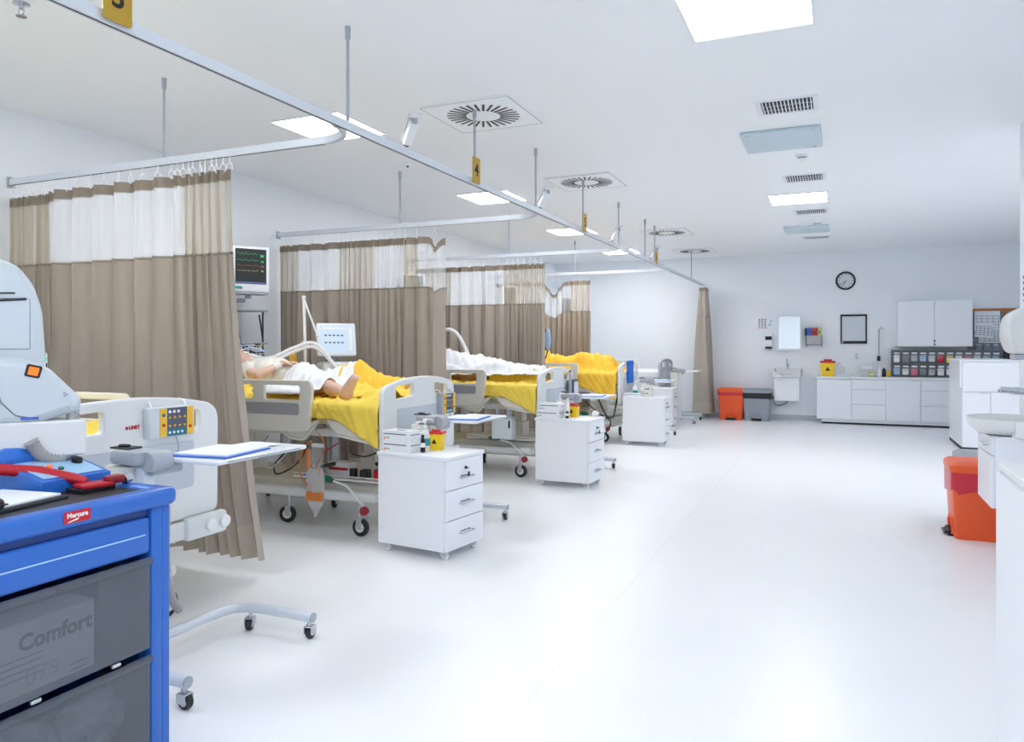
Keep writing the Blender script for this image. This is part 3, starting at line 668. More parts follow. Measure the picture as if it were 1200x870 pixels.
def pillow(loc, x, z, label, tilt=.2):
    mb = MB(); mb.sph((0, 0, 0), (.2, .3, .075), 14)
    mb.v = [Vector((math.copysign(abs(v.x/.2)**.7*.2, v.x), math.copysign(abs(v.y/.3)**.6*.3, v.y), v.z)) for v in mb.v]
    o = mb.build('pillow', 'pillow', None, 80); o.location = (loc[0]+x, loc[1], z); o.rotation_euler = (0, tilt, 0); tag(o, label, 'pillow', 'white pillows on the beds')
pillow(L2, -.9, 1.2, 'white pillow under the head of the bare-legged patient')
# third bed: patient under white sheet
L3 = bedloc(B3)
pose3 = dict(pelvis=(-.05, 0, 1.1), belly=(-.22, 0, 1.14), chest=(-.45, 0, 1.2), neck=(-.68, 0, 1.27), head=(-.82, 0, 1.3), shl=(-.56, .17, 1.22), shr=(-.56, -.17, 1.22),
  ell=(-.32, .27, 1.16), wrl=(-.1, .24, 1.13), hdl=(1, -.1, 0), elr=(-.32, -.27, 1.16), wrr=(-.1, -.25, 1.13), hdr=(1, .1, 0), hipl=(0, .1, 1.08), hipr=(0, -.1, 1.08), knl=(.36, .13, 1.15), knr=(.36, -.13, 1.15), anl=(.7, .12, 1.05), anr=(.7, -.12, 1.05))
pt3, P3, caps3, _ = person(L3, pose3, 'patient covered to the chest by a white sheet in the third bed', .009)
cover('bed_sheet', 'yellow_sheet', L3, -.6, 1.0, -.66, .6, [], .2, 'yellow sheet hanging at the foot of the third bed', edge=lambda x: .6 if x < .45 else .62+1.0*max(0, (x-.62)/.38), wr=.03, seed=12, freq=4, group='yellow fabrics')
cover('blanket', 'yellow_sheet', L3, .3, 1.0, -.64, -.16, caps3, .2, 'yellow blanket across the lower legs of the third bed', 'blanket', off=.012, n=(50, 70), wr=.014, smooth=26, seed=14, edge=lambda x: .7+.8*max(0, (x-.6)/.4), group='yellow fabrics')
cover('top_sheet', 'white_sheet', L3, -.7, .9, -.36, .5, caps3+[(Vector((-.6, 0, 1.22)), Vector((.0, .05, 1.13)), .17, .14), (Vector((0, .08, 1.12)), Vector((.7, .12, 1.06)), .15, .1)], .2, 'long white sheet covering the body of the third patient', off=.1, n=(90, 56), wr=.022, smooth=22, seed=16, group='white top sheets')
pillow(L3, -.9, 1.2, 'white pillow of the third bed behind the curtain edge')
# fourth bed: patient wrapped in yellow, knees up
L4 = bedloc(B4)
pose4 = dict(pose3); pose4.update(knl=(.34, .12, 1.19), knr=(.36, -.1, 1.2), hipl=(0, .1, 1.08), anl=(.68, .14, 1.05), anr=(.66, -.12, 1.05), elr=(-.36, -.26, 1.17), wrr=(-.25, -.05, 1.27), hdr=(.6, .7, .1), toel=(.78, .14, 1.1), toer=(.76, -.12, 1.1))
pt4, P4, caps4, _ = person(L4, pose4, 'patient with raised knees wrapped in a yellow blanket in the fourth bed', .009)
cover('bed_sheet', 'yellow_sheet', L4, -.6, 1.0, -.6, .6, [], .2, 'yellow sheet over the mattress of the fourth bed', edge=lambda x: 1.0, wr=.012, seed=22, group='yellow fabrics')
cover('blanket', 'orange_blanket', L4, -.5, .99, -.8, .66, caps4+[(Vector((.2, 0, 1.1)), Vector((.66, .03, 1.09)), .15, .15)], .2, 'crumpled yellow blanket over the raised knees of the fourth patient', 'blanket', half=.505, off=.03, n=(90, 80), wr=.03, smooth=16, seed=24, edge=lambda x: .55+.75*max(0, (x-.35)/.65), group='yellow fabrics', freq=4)
pillow(L4, -.9, 1.2, 'white pillow of the fourth bed')
# first bed: empty, yellow sheet
cover('bed_sheet', 'yellow_sheet', bedloc(B1), -.9, 1.0, -.6, .6, [], .2, 'pale yellow sheet on the nearest bed behind the grey machine', edge=lambda x: .8, wr=.012, seed=32, group='yellow fabrics', n=(60, 50))
pillow(bedloc(B1), -.85, 1.2, 'white pillow on the nearest bed'); pillow(bedloc(B5), -.85, 1.05, 'white pillow on the empty farthest bed', 0)
# ---------------- bedside drawer units ----------------
def drawer_unit(x, y, rz, label, key=False):
    t = empty('drawer_cabinet', (x, y, 0), R(rz), label, 'cabinet', 'white rolling bedside cabinets')
    w, d, z0, z1 = .58, .44, .06, .66
    MB().b2(-w/2, -d/2, z0, w/2-.02, d/2, z1, .002).build('body', 'white_lam', t)
    MB().b2(-w/2-.008, -d/2-.008, z1, w/2+.008, d/2+.008, z1+.026, .004, 2).build('top_board', 'white_lam', t)
    hz = (z1-z0)/3
    for k in range(3):
        a = z0+k*hz+.003; dr = MB().b2(w/2-.018, -d/2+.001, a, w/2, d/2-.001, a+hz-.006, .002).build('drawer', 'white_lam', t)
        zc = a+hz*.5+(0 if k < 2 else -.03)
        MB().tube([(w/2, -.075, zc), (w/2+.028, -.075, zc), (w/2+.028, .075, zc), (w/2, .075, zc)], .0055, 8).b2(w/2, -.06, zc-.014, w/2+.002, .06, zc+.014, .001).build('handle', 'chrome', dr)
        if k == 2:
            MB().cyl((w/2, 0, zc+.06), (w/2+.008, 0, zc+.06), .011, 12).cyl((w/2+.006, 0, zc+.06), (w/2+.012, 0, zc+.06), .007, 10).build('lock', 'dark', dr)
            if key: MB().cyl((w/2+.01, 0, zc+.06), (w/2+.03, 0, zc+.06), .003, 6).b2(w/2+.026, -.012, zc+.0, w/2+.03, .012, zc+.035, .002).build('key', 'black', dr)
    casters(t, [(w/2-.06, -d/2+.05), (w/2-.06, d/2-.05), (-w/2+.06, -d/2+.05), (-w/2+.06, d/2-.05)], .026, 'white_plastic', .062, .012)
    return Matrix.Translation((x, y, z1+.026)) @ RZ(R(rz)), R(rz)
C1 = drawer_unit(-2.61, 4.58, -7, 'white three-drawer bedside cabinet nearest the viewer, keys in its lock', True)
C2 = drawer_unit(-2.52, 7.28, -3, 'white three-drawer cabinet second from the viewer, boxes at its left', True)
C3 = drawer_unit(-2.54, 10.69, 0, 'white three-drawer cabinet third from the viewer, cream carton on top', True)
C4 = drawer_unit(-2.88, 12.98, 0, 'white three-drawer cabinet farthest away, nothing on top')
def on(C, x, y, z=0): return C[0] @ Vector((x, y, z))
def carton(C, x, y, z, sx, sy, sz, label, mat='white_lam', stripe='ink_grey', rz=0, grp='white supply boxes on bedside cabinets', open_=False):
    p = on(C, x, y, z); t = empty('supply_box', p, C[1]+rz, label, 'box', grp)
    MB().b2(-sx/2, -sy/2, 0, sx/2, sy/2, sz, .001).build('carton', mat, t)
    MB().b2(-sx/2+.01, -sy/2-.0008, sz*.62, sx/2-.03, -sy/2, sz*.72).b2(-sx/2+.01, -sy/2-.0008, sz*.25, -sx/2+.06, -sy/2, sz*.32).b2(sx/2, -sy/2+.01, sz*.6, sx/2+.0008, sy/2-.01, sz*.68).build('print_band', stripe, t)
    MB().lathe([(.001, 0), (.04, 0), (.04, .0008)], n=20, sy=.35, m=T(0, 0, sz)).build('opening', 'dark' if open_ else 'machine', t)
    MB().b2(-sx/2+.008, -sy/2-.0012, sz*.1, -sx/2+.022, -sy/2, sz*.22).build('label_mark', 'orange_btn', t) if mat == 'white_lam' else None
    return t
carton(C1, -.16, -.12, 0, .235, .13, .075, 'white glove box at the bottom of the stack on the nearest cabinet')
carton(C1, -.165, -.12, .075, .235, .12, .07, 'white glove box on top of the stack on the nearest cabinet', open_=True)
carton(C2, -.17, -.12, 0, .25, .13, .075, 'white box at the bottom of the stack on the second cabinet')
carton(C2, -.15, -.12, .075, .235, .12, .075, 'white box on top of the stack on the second cabinet')
carton(C3, -.17, -.13, 0, .23, .13, .05, 'flat white box on the third cabinet')
carton(C3, .05, -.08, 0, .11, .09, .17, 'tall cream carton on the third cabinet', 'cream_plastic')
def pump_bottle(C, x, y, z, label, h=.14, mat='white_plastic', band='teal', tilt=0):
    p = on(C, x, y, z); t = empty('pump_bottle', p, C[1]+.6, label, 'bottle', 'pump bottles on bedside cabinets')
    MB().lathe([(.033, 0), (.036, .01), (.036, h*.7), (.014, h*.86), (.014, h*.92)], n=18).build('bottle', mat, t)
    MB().lathe([(.0365, h*.2), (.0365, h*.5)], n=18).build('sticker', band, t)
    MB().lathe([(.015, h*.92), (.015, h*1.0), (.005, h*1.02), (.005, h*1.2), (.016, h*1.22), (.014, h*1.3)], n=12).tube([(0, 0, h*1.27), (.04, 0, h*1.27), (.05, 0, h*1.22)], .005, 6).build('pump_head', 'ctrl_white', t)
pump_bottle(C1, -.05, .0, 0, 'white pump bottle behind the glove boxes on the nearest cabinet', .17)
pump_bottle(C1, -.14, .03, 0, 'second white pump bottle, at the back left of the nearest cabinet', .15, band='machine')
pump_bottle(C2, -.12, .02, 0, 'white pump bottle behind the boxes on the second cabinet', .19)
pump_bottle(C3, -.16, -.02, 0, 'white pump bottle behind the flat box on the third cabinet, left one', .17)
pump_bottle(C3, -.05, -.04, 0, 'white pump bottle beside the cream carton on the third cabinet', .15, band='machine')
def small_bottle(C, x, y, label, mat, h=.1, r=.018, cap='black'):
    t = empty('bottle', on(C, x, y), 0, label, 'bottle', 'small bottles on bedside cabinets')
    MB().lathe([(r*.9, 0), (r, .006), (r, h*.62), (r*.5, h*.78), (r*.5, h*.84)], n=14).build('bottle_body', mat, t)
    MB().lathe([(r*.6, h*.84), (r*.6, h)], n=12).build('cap', cap, t); MB().lathe([(r*1.02, h*.3), (r*1.02, h*.55)], n=14).build('sticker', 'ctrl_white', t)
small_bottle(C1, .005, -.1, 'dark brown bottle beside the glove boxes on the nearest cabinet', 'brown_bottle', .12, .017)
small_bottle(C2, .02, -.13, 'white and black bottle beside the boxes on the second cabinet', 'brown_bottle', .09, .018, 'ctrl_white')
small_bottle(C2, .0, -.06, 'slender white bottle with a pointed cap on the second cabinet', 'ctrl_white', .2, .02, 'ctrl_white')
def sharps(p, rz, label, s=1, grp='yellow sharps bins with red lids'):
    t = empty('sharps_container', p, rz, label, 'sharps container', grp)
    mb = MB(); a, b = .05*s, .06*s
    mb.add([(-a, -a*.8, 0), (a, -a*.8, 0), (a, a*.8, 0), (-a, a*.8, 0), (-b, -b*.8, .12*s), (b, -b*.8, .12*s), (b, b*.8, .12*s), (-b, b*.8, .12*s)], [(3, 2, 1, 0), (4, 5, 6, 7), (0, 1, 5, 4), (1, 2, 6, 5), (2, 3, 7, 6), (3, 0, 4, 7)]).build('tub', 'sharps_yellow', t)
    MB().b2(-b-.004, -b*.8-.004, .118*s, b+.004, b*.8+.004, .135*s, .003).lathe([(.035*s, .135*s), (.035*s, .147*s), (.03*s, .15*s)], n=18).build('lid', 'sharps_red', t)
    q = .02*s
    MB().prism([(-q, -q*.8), (q, -q*.8), (0, q)], 0, .001, m=T(0, -b*.75-.001, .065*s) @ mat_xz(0)).build('warning_mark', 'black_ink', t)
sharps(on(C1, .0, .06), C1[1]+.3, 'yellow sharps container with red lid on the nearest cabinet', .95)
sharps(on(C2, .02, .03), C2[1], 'yellow sharps container half hidden by bottles on the second cabinet', .95)
t = MB().sph((0, 0, .02), (.035, .03, .025), 6); rnd = random.Random(3)
t.v = [v*(1+rnd.uniform(-.3, .3)) for v in t.v]; t = tag(t.build('paper_tissue', 'ctrl_white'), 'crumpled white tissue at the front right corner of the second cabinet', 'tissue'); t.location = on(C2, .22, .15, .01)
# ---------------- overbed tables ----------------
def overbed(x, y, label, zt=.86, papers=True, rz=0, bits=''):
    t = empty('overbed_table', (x, y, 0), R(rz), label, 'table', 'overbed tables beside the foot boards')
    pth = bez([(.27, -.38, .105), (.02, -.38, .105), (-.12, -.36, .105), (-.19, -.28, .105), (-.2, 0, .105), (-.19, .28, .105), (-.12, .36, .105), (.02, .38, .105), (.27, .38, .105)], 6)
    MB().tube(pth, .024, 12).build('base_frame', 'alu_white', t)
    MB().cyl((.27, -.38, .105), (.276, -.38, .105), .0235, 14).build('end_cap', 'grey_plastic', t); MB().cyl((.27, .38, .105), (.276, .38, .105), .0235, 14).build('end_cap', 'grey_plastic', t)
    casters(t, [(.25, -.38), (.25, .38), (-.12, -.345), (-.1, .365)], .03, 'rubber', .085, .014)
    MB().b2(-.16, -.41, .12, -.02, -.3, zt-.02, .012, 2).build('mast_cover', 'cream_plastic', t)
    MB().b2(-.02, -.38, .12, .03, -.32, zt-.02, .006).build('mast_rail', 'alu_white', t)
    MB().b2(-.12, -.42, zt-.015, .04, -.29, zt+.045, .018, 2).b2(.0, -.36, zt-.06, .06, -.2, zt-.02, .008).lathe([(.04, -.05), (.045, 0), (.04, .05)], n=16, m=T(.05, -.33, zt+.0) @ Matrix.Rotation(PI/2, 4, 'X')).build('clamp_head', 'grey_plastic', t)
    MB().b2(-.15, -.39, zt+.045, -.04, -.32, zt+.053, .003).b2(-.12, -.375, zt+.053, -.07, -.35, zt+.063, .004).build('release_handle', 'dark', t)
    tp = MB().plate([rr(-.04, -.26, .3, .31, .02)], .018, .006, m=T(0, 0, zt-.009)).build('table_top', 'white_lam', t)
    MB().b2(.301, -.2, zt-.013, .304, .25, zt-.006).build('edge_strip', 'grey_plastic', tp)
    if papers:
        g = 'papers on the overbed tables'
        p = empty('document_folder', (x+.1, y-.02, zt), R(rz+8), 'blue folder with papers on the '+bits, 'folder', g)
        MB().b2(-.13, -.2, 0, .16, .12, .006).build('folder_cover', 'paper_blue', p); MB().b2(-.12, -.17, .006, .14, .13, .012).build('page_block', 'paper', p); 
        q = empty('paper_sheet', (x+.07, y+.13, zt+.001), R(rz-14), 'loose white sheet beside the folder on the '+bits, 'paper', g)
        mb = MB(); vs = []; 
        for i in range(6):
            for j in range(6): vs.append((-.1+.21*i/5, -.0+.15*j/5, .0012+.004*(i/5)**2))
        mb.add(vs, [(i*6+j, (i+1)*6+j, (i+1)*6+j+1, i*6+j+1) for i in range(5) for j in range(5)]).build('sheet', 'paper', q)
overbed(-2.6, 2.56, 'overbed table nearest the viewer, behind the blue cart', .95, bits='nearest overbed table')
overbed(-2.74, 5.2, 'overbed table behind the nearest bedside cabinet', .86, bits='second overbed table')
overbed(-2.63, 8.02, 'overbed table behind the second bedside cabinet', .86, bits='third overbed table')
overbed(-2.62, 11.5, 'overbed table behind the third bedside cabinet', .88, bits='fourth overbed table')
overbed(-2.66, 14.12, 'overbed table in front of the empty bed, near the bunched curtain', .95, False)
# ---------------- things around the beds ----------------
def monitor(x, y, z, rz, label, full=True, port=False):
    t = empty('patient_monitor', (x, y, z), R(rz), label, 'monitor', 'patient monitors on the left wall')
    w, h = .36, .44
    if port: w = .3
    MB().b2(-.1, -w/2+.03, 0, .06, w/2-.03, h-.04, .015, 2).build('housing', 'white_plastic', t)
    MB().b2(.06, -w/2, 0, .1, w/2, h, .02, 2).build('bezel', 'white_lam', t)
    scr = MB().b2(.1, -w/2+.035, .075, .1015, w/2-.035, h-.03).build('screen', 'screen_dark', t)
    for k in range(7): MB().b2(-.06+k*.015, -w/2+.0285, .14, -.052+k*.015, -w/2+.03, .3).build('vent_slit', 'slot', t) if full else None
    def wave(zz, mt, amp, fr):
        pts = [(.103, -w/2+.05+(w-.16)*i/40, zz+amp*max(-.3, math.sin(i*fr)**5)) for i in range(41)]
        MB().tube(pts, .0008, 4).build('trace', mt, t)
    if full:
        wave(.36, 'scr_green', .015, .8); wave(.3, 'scr_green', .012, .5); wave(.25, 'scr_red', .01, .4); wave(.2, 'scr_yellow', .008, .7)
        for zz, mt, s_ in ((.345, 'scr_green', '80'), (.29, 'scr_green', '98'), (.245, 'scr_red', '120'), (.2, 'scr_yellow', '70')):
            MB().text(s_, .035 if zz > .34 else .024, T(.1025, w/2-.075, zz) @ mat_yz(0)).build('reading', mt, t)
        MB().b2(.1015, -w/2+.04, .08, .103, w/2-.04, .095).build('status_bar', 'scr_blue', t)
        MB().b2(.1, -w/2+.03, .025, .104, -w/2+.1, .05, .003).build('badge', 'teal', t)
    # arm to wall
    L = (x-XL)
    MB().cyl((0, 0, -.06), (0, 0, 0), .03, 12).box(-L/2-.02, 0, -.075, L-.06, .05, .04, .008, m=RZ(R(-rz))).b2(-.12, -.17, -.02, .1, .17, -.001, .004).build('wall_arm', 'grey_plastic', t)
    return t
monitor(-5.22, 5.62, 1.93, -32, 'patient monitor with green readings left of the second curtain')
monitor(-5.22, 8.6, 1.93, -32, 'patient monitor seen through netting above the second curtain')
monitor(-5.1, 11.5, 1.98, -32, 'patient monitor seen through netting of the third curtain', False, True)
monitor(-5.1, 14.3, 1.96, -32, 'patient monitor seen through netting of the fourth curtain', False, True)
t = empty('equipment_shelf', (-5.35, 5.6, 1.75), 0, 'wall shelf under the monitor with brown box niche', 'shelf')
MB().b2(-.22, -.22, 0, .2, .22, .02, .004).b2(-.22, -.22, -.32, .2, .22, -.3, .004).build('shelf_board', 'grey_plastic', t)
MB().b2(-.2, -.2, -.3, -.18, .2, 0).build('back_panel', 'curtain_header', t); MB().b2(-.24, -.02, -.75, -.2, .3, .1, .004).build('wall_rail', 'white_plastic', t)
MB().cyl((.15, .2, -.75), (.15, .2, 0), .008, 8).cyl((.15, -.19, -.5), (.15, -.19, 0), .008, 8).build('post', 'dark', t)
t = empty('wire_basket', (-5.2, 5.58, 1.3), 0, 'white wire basket with coiled leads under the monitor shelf', 'basket')
mb = MB()
for k in range(4): mb.tube([(-.12, -.2, k*.04), (.12, -.2, k*.04), (.12, .2, k*.04), (-.12, .2, k*.04)], .003, 5, closed=True)
for k in range(9):
    y = -.2+k*.05; mb.tube([(-.12, y, .12), (-.12, y, 0), (.12, y, 0), (.12, y, .12)], .0025, 5)
mb.build('wire_frame', 'ctrl_white', t)
mb = MB(); rnd = random.Random(5)
for k in range(4): mb.tube(bez([(rnd.uniform(-.1, .1), rnd.uniform(-.16, .16), .02+rnd.uniform(0, .12)) for _ in range(7)], 5), .006, 6)
mb.build('coiled_lead', 'dark', t); MB().box(.02, .14, .12, .06, .03, .04, .006).build('clip', 'lime', t)
MB().b2(-.4, -.012, .06, -.12, .012, .08).build('bracket', 'grey_plastic', t)
def cable(name, pts, r, mat, label, cat='cable', group=None, n=8): return tag(MB().tube(bez(pts, n), r, 8).build(name, mat), label, cat, group)
cable('cable', [(-5.2, 5.75, 1.72), (-5.18, 5.78, 1.45), (-5.1, 5.7, 1.2), (-4.95, 5.5, 1.16), (-4.85, 5.3, 1.3)], .008, 'dark', 'dark cable dropping from the monitor shelf to the second bed', group='cables at the bed head')
cable('cable', [(-5.19, 5.42, 1.72), (-5.1, 5.4, 1.45), (-5.0, 5.35, 1.25), (-4.9, 5.25, 1.28)], .006, 'scr_blue', 'bluish cable dropping beside the wire basket', group='cables at the bed head')
t = MB().lathe([(.01, .3), (.03, .27), (.08, .2), (.1, .05), (.06, 0)], n=14, sy=.5); rnd = random.Random(6)
t.v = [v+Vector((rnd.uniform(-.012, .012),)*3) for v in t.v]; o = tag(t.build('plastic_bag', 'clear_wrap', None, 80), 'clear plastic bag hanging under the wire basket', 'bag'); o.location = (-5.05, 5.56, .99)
# ventilator
t = empty('ventilator', (-4.45, 5.98, 0), R(-38), 'ventilator with large bright screen between second bed and curtain', 'ventilator')
MB().b2(-.2, -.2, .12, .2, .2, .16, .01).b2(-.2, -.02, .16, -.12, .06, .95, .01).build('cart_frame', 'grey_plastic', t); casters(t, [(-.18, -.18), (.18, -.18), (-.18, .18), (.18, .18)], .045, 'rubber', .13)
MB().b2(-.2, -.17, .95, .14, .17, 1.13, .02, 2).b2(-.18, -.16, 1.14, .12, .16, 1.26, .03, 3).build('blower_unit', 'white_plastic', t)
MB().b2(-.22, -.17, 1.13, .12, .17, 1.142).build('gap_band', 'dark', t)
MB().cyl((-.1, 0, 1.26), (-.1, 0, 1.45), .03, 12).build('neck', 'grey_plastic', t)
m = T(-.02, 0, 1.475) @ Matrix.Rotation(R(-10), 4, 'Y')
MB().box(0, 0, 0, .05, .38, .32, .015, 2, m=m).build('display_housing', 'white_lam', t)
MB().box(.026, -.0, .005, .002, .33, .27, m=m).build('display', 'scr_light', t)
for k in range(2):
    for j in range(5): MB().b2(.027, -.12+j*.04, .03-k*.07, .0285, -.096+j*.04, .045-k*.07, m=m).build('readout', 'scr_blue', t)
MB().b2(.027, .12, -.11, .0285, .15, .12, m=m).b2(.027, -.14, .1, .0285, .1, .115, m=m).build('side_bar', 'ctrl_white', t)
MB().tube([(.028, .09*math.cos(a*.4), .0) for a in range(2)], .001, 4, m=m)
o = MB().lathe([(.022, 0), (.022, .008)], n=16, m=T(.142, .06, 1.04) @ Matrix.Rotation(PI/2, 4, 'Y')).build('dial', 'slot', t)
# hose support arm and breathing hoses
t = empty('support_arm', (-4.62, 5.72, 0), 0, 'white jointed support arm rising beside the ventilator', 'support arm')
MB().cyl((0, 0, 1.0), (0, 0, 1.42), .014, 10).cyl((0, 0, 1.44), (.0, -.02, 1.86), .014, 10).cyl((.0, -.02, 1.86), (.11, .04, 1.52), .01, 10).build('arm_tube', 'ctrl_white', t)
MB().b2(-.025, -.025, 1.41, .025, .025, 1.46, .006).sph((0, -.02, 1.87), .02, 6).sph((.11, .04, 1.51), .018, 6).build('joint', 'white_plastic', t)
MB().b2(-.03, -.04, .78, .03, .04, 1.02, .008).b2(-.03, -.09, .74, .03, .04, .8, .008).build('clamp', 'grey_plastic', t)
def ribbed(pts, r, n=10, sub=60):
    pp = bez(pts, 10); mb = MB(); rs = []; q = []
    # resample finely for ribs
    L = [0]; 
    for i in range(len(pp)-1): L.append(L[-1]+(pp[i+1]-pp[i]).length)
    k = int(L[-1]/(r*.28)); k = min(k, 260)
    for i in range(k+1):
        d = L[-1]*i/k; j = 0
        while j < len(L)-2 and L[j+1] < d: j += 1
        f = (d-L[j])/(L[j+1]-L[j]+1e-9); q.append(pp[j].lerp(pp[j+1], f)); rs.append(r*(1 if i % 2 else .78))
    return mb.tube(q, rs, n)
for k, dz in enumerate((0, .035)):
    tag(ribbed([(-4.35, 5.85, 1.2), (-4.5, 5.72, 1.4+dz), (-4.62, 5.55, 1.36+dz), (-4.72, 5.35, 1.27+dz), (-4.85, 5.18, 1.33+dz*.5)], .018, 8).build('breathing_hose', 'ctrl_white'), ('lower' if k == 0 else 'upper')+' white ribbed breathing hose from ventilator to second patient', 'hose', 'white ribbed hoses')
cable('tube', [(-4.85, 5.14, 1.37), (-4.8, 5.2, 1.4), (-4.72, 5.3, 1.36)], .008, 'lt_blue_item', 'short pale blue connector tube at the second patient', 'tube')
t = empty('infusion_bottle', (-4.68, 5.62, 1.22), 0, 'amber and clear bottle beside the raised bed head', 'bottle')
MB().lathe([(.03, 0), (.035, .01), (.035, .1), (.015, .13)], n=14).build('bottle_body', 'ctrl_yellow', t); MB().lathe([(.018, .13), (.018, .16)], n=12).build('cap', 'blue_item', t)
MB().cyl((0, .04, -.4), (0, .04, .2), .008, 8).tube([(0, .04, .05), (0, 0, .05)], .006, 6).build('holder_rod', 'steel', t)
# arch hoses at third bed
tag(MB().tube(bez([(-4.38, 7.75, 1.25), (-4.4, 7.78, 1.42), (-4.3, 7.85, 1.6), (-4.15, 7.9, 1.56), (-4.02, 7.95, 1.3), (-4.0, 7.95, 1.2)], 8), .02, 10).build('breathing_hose', 'ctrl_white'), 'thick white arched hose over the third patient', 'hose', 'white ribbed hoses')
tag(MB().tube(bez([(-4.85, 8.1, 1.35), (-4.83, 8.12, 1.62), (-4.7, 8.1, 1.8), (-4.48, 8.0, 1.72), (-4.3, 7.88, 1.62)], 8), .008, 8).build('tube', 'machine'), 'thin grey tube curving up behind the thick arched hose', 'tube')
t = empty('hose_clamp', (-4.3, 7.87, 1.6), 0, 'small black clamp holding the arched hose', 'clamp'); MB().box(0, 0, 0, .04, .04, .05, .008).build('body', 'black', t); MB().sph((.03, 0, .03), .014, 6).sph((-.03, .01, -.02), .014, 6).build('knob', 'black', t)
# urine drainage set hanging from the second bed
t = empty('drainage_set', (-3.58, 4.565, 0), 0, 'clear urine meter and drainage bag hanging from the second bed', 'drainage bag')
MB().b2(-.06, -.03, .5, .07, .0, .66, .01, 2).build('measuring_chamber', 'clear', t); MB().b2(-.03, -.028, .66, .08, -.004, .69, .006).build('hanger', 'machine', t)
MB().b2(-.085, -.032, .5, -.045, -.002, .64, .01).build('amber_column', 'amber', t)
mb = MB(); n = 10; vs = []
for i in range(n):
    z = .5-.36*i/(n-1); hw = .085 if i < 6 else .085*(n-1-i)/3.4+.006
    if i == 0: hw = .07
    th = .012+.012*math.sin(i/(n-1)*PI)
    for (a, b) in ((-hw, 0), (0, -th), (hw, 0), (0, th)): vs.append((a, b-.015, z))
mb.add(vs, [(i*4+j, i*4+(j+1) % 4, (i+1)*4+(j+1) % 4, (i+1)*4+j) for i in range(n-1) for j in range(4)]).build('bag', 'bag_clear', t)
MB().b2(-.074, -.042, .26, .072, .012, .33, .01).build('urine', 'amber', t)
MB().tube(bez([(.0, -.02, .66), (-.05, -.025, .7), (-.14, -.02, .55), (-.12, -.02, .42), (-.03, -.02, .37), (.04, -.02, .45), (.03, -.02, .5)], 6), .005, 6).tube(bez([(.06, -.02, .62), (.09, -.02, .68), (.05, -.02, .75), (.0, .0, .78)], 6), .004, 6).build('tube', 'amber', t)
# things on the shelf below the second bed
SL = 'things on the shelf under the second bed'
sx, sy, sz = -4.05, 5.02, .4
def shelf_thing(name, label, cat, build, loc, rz=0): t = empty(name, loc, rz, label, cat, SL); build(t)
shelf_thing('suction_pump', 'black round canister with hose under the second bed', 'pump', lambda t: (MB().cyl((0, 0, 0), (0, 0, .06), .03, 16).build('canister', 'black', t), MB().cyl((0, 0, .06), (0, 0, .07), .033, 16).build('lid', 'dark', t)), (sx+.62, sy-.2, sz))
shelf_thing('device_box', 'black square device under the second bed', 'device', lambda t: (MB().box(0, 0, .035, .07, .07, .07, .008).build('case', 'dark', t), MB().box(0, -.036, .04, .05, .003, .04, .002).build('faceplate', 'slot', t)), (sx+.73, sy-.2, sz))
shelf_thing('red_box', 'dark red box under the foot of the second bed', 'box', lambda t: (MB().box(0, 0, .035, .07, .07, .07, .004).build('case', 'red', t), MB().box(0, 0, .073, .07, .07, .006, .002).build('lid', 'dark_red', t)), (sx+.86, sy-.2, sz))
shelf_thing('strap_roll', 'dark strap with bright blue band under the second bed', 'strap', lambda t: (MB().box(0, 0, .02, .2, .05, .035, .012, m=Matrix.Rotation(R(-14), 4, 'Y')).build('blue_band', 'blue_box', t), MB().box(.15, 0, .055, .13, .05, .03, .01, m=Matrix.Rotation(R(-14), 4, 'Y')).build('pad', 'slot', t)), (sx+.28, sy-.24, sz))
for pts, m_, l in (([(-3.95, 4.75, .62), (-4.05, 4.66, .5), (-4.0, 4.62, .42), (-3.85, 4.66, .5), (-3.8, 4.74, .64)], 'dark', 'black looped cable under the second bed, left'), ([(-3.8, 4.72, .66), (-3.72, 4.64, .56), (-3.66, 4.64, .48), (-3.6, 4.68, .6), (-3.5, 4.75, .68)], 'maroon', 'red looped cable beside the drainage set'), ([(-4.2, 4.75, .7), (-4.22, 4.66, .55), (-4.1, 4.64, .46), (-3.95, 4.64, .56), (-3.97, 4.74, .68)], 'rail_grey', 'grey looped tube under the second bed'), ([(-3.4, 4.72, .66), (-3.3, 4.62, .62), (-3.2, 4.66, .6), (-3.1, 4.75, .65)], 'black', 'black cable under the foot of the second bed')):
    cable('cable', pts, .006, m_, l, group='cables looped under the second bed')
shelf_thing('supply_box', 'white carton with red stripe lying under the second bed', 'box', lambda t: (MB().box(0, 0, .05, .2, .1, .1, .004).build('carton', 'white_lam', t), MB().box(0, -.051, .05, .18, .002, .02).build('print_band', 'red', t)), (sx+.44, sy-.1, sz))
shelf_thing('clear_jar', 'clear lidded jar under the foot of the second bed', 'jar', lambda t: (MB().lathe([(.035, 0), (.035, .09)], n=14).build('body', 'clear', t), MB().lathe([(.037, .09), (.037, .11)], n=14).build('lid', 'slot', t)), (sx+.78, sy-.08, sz))
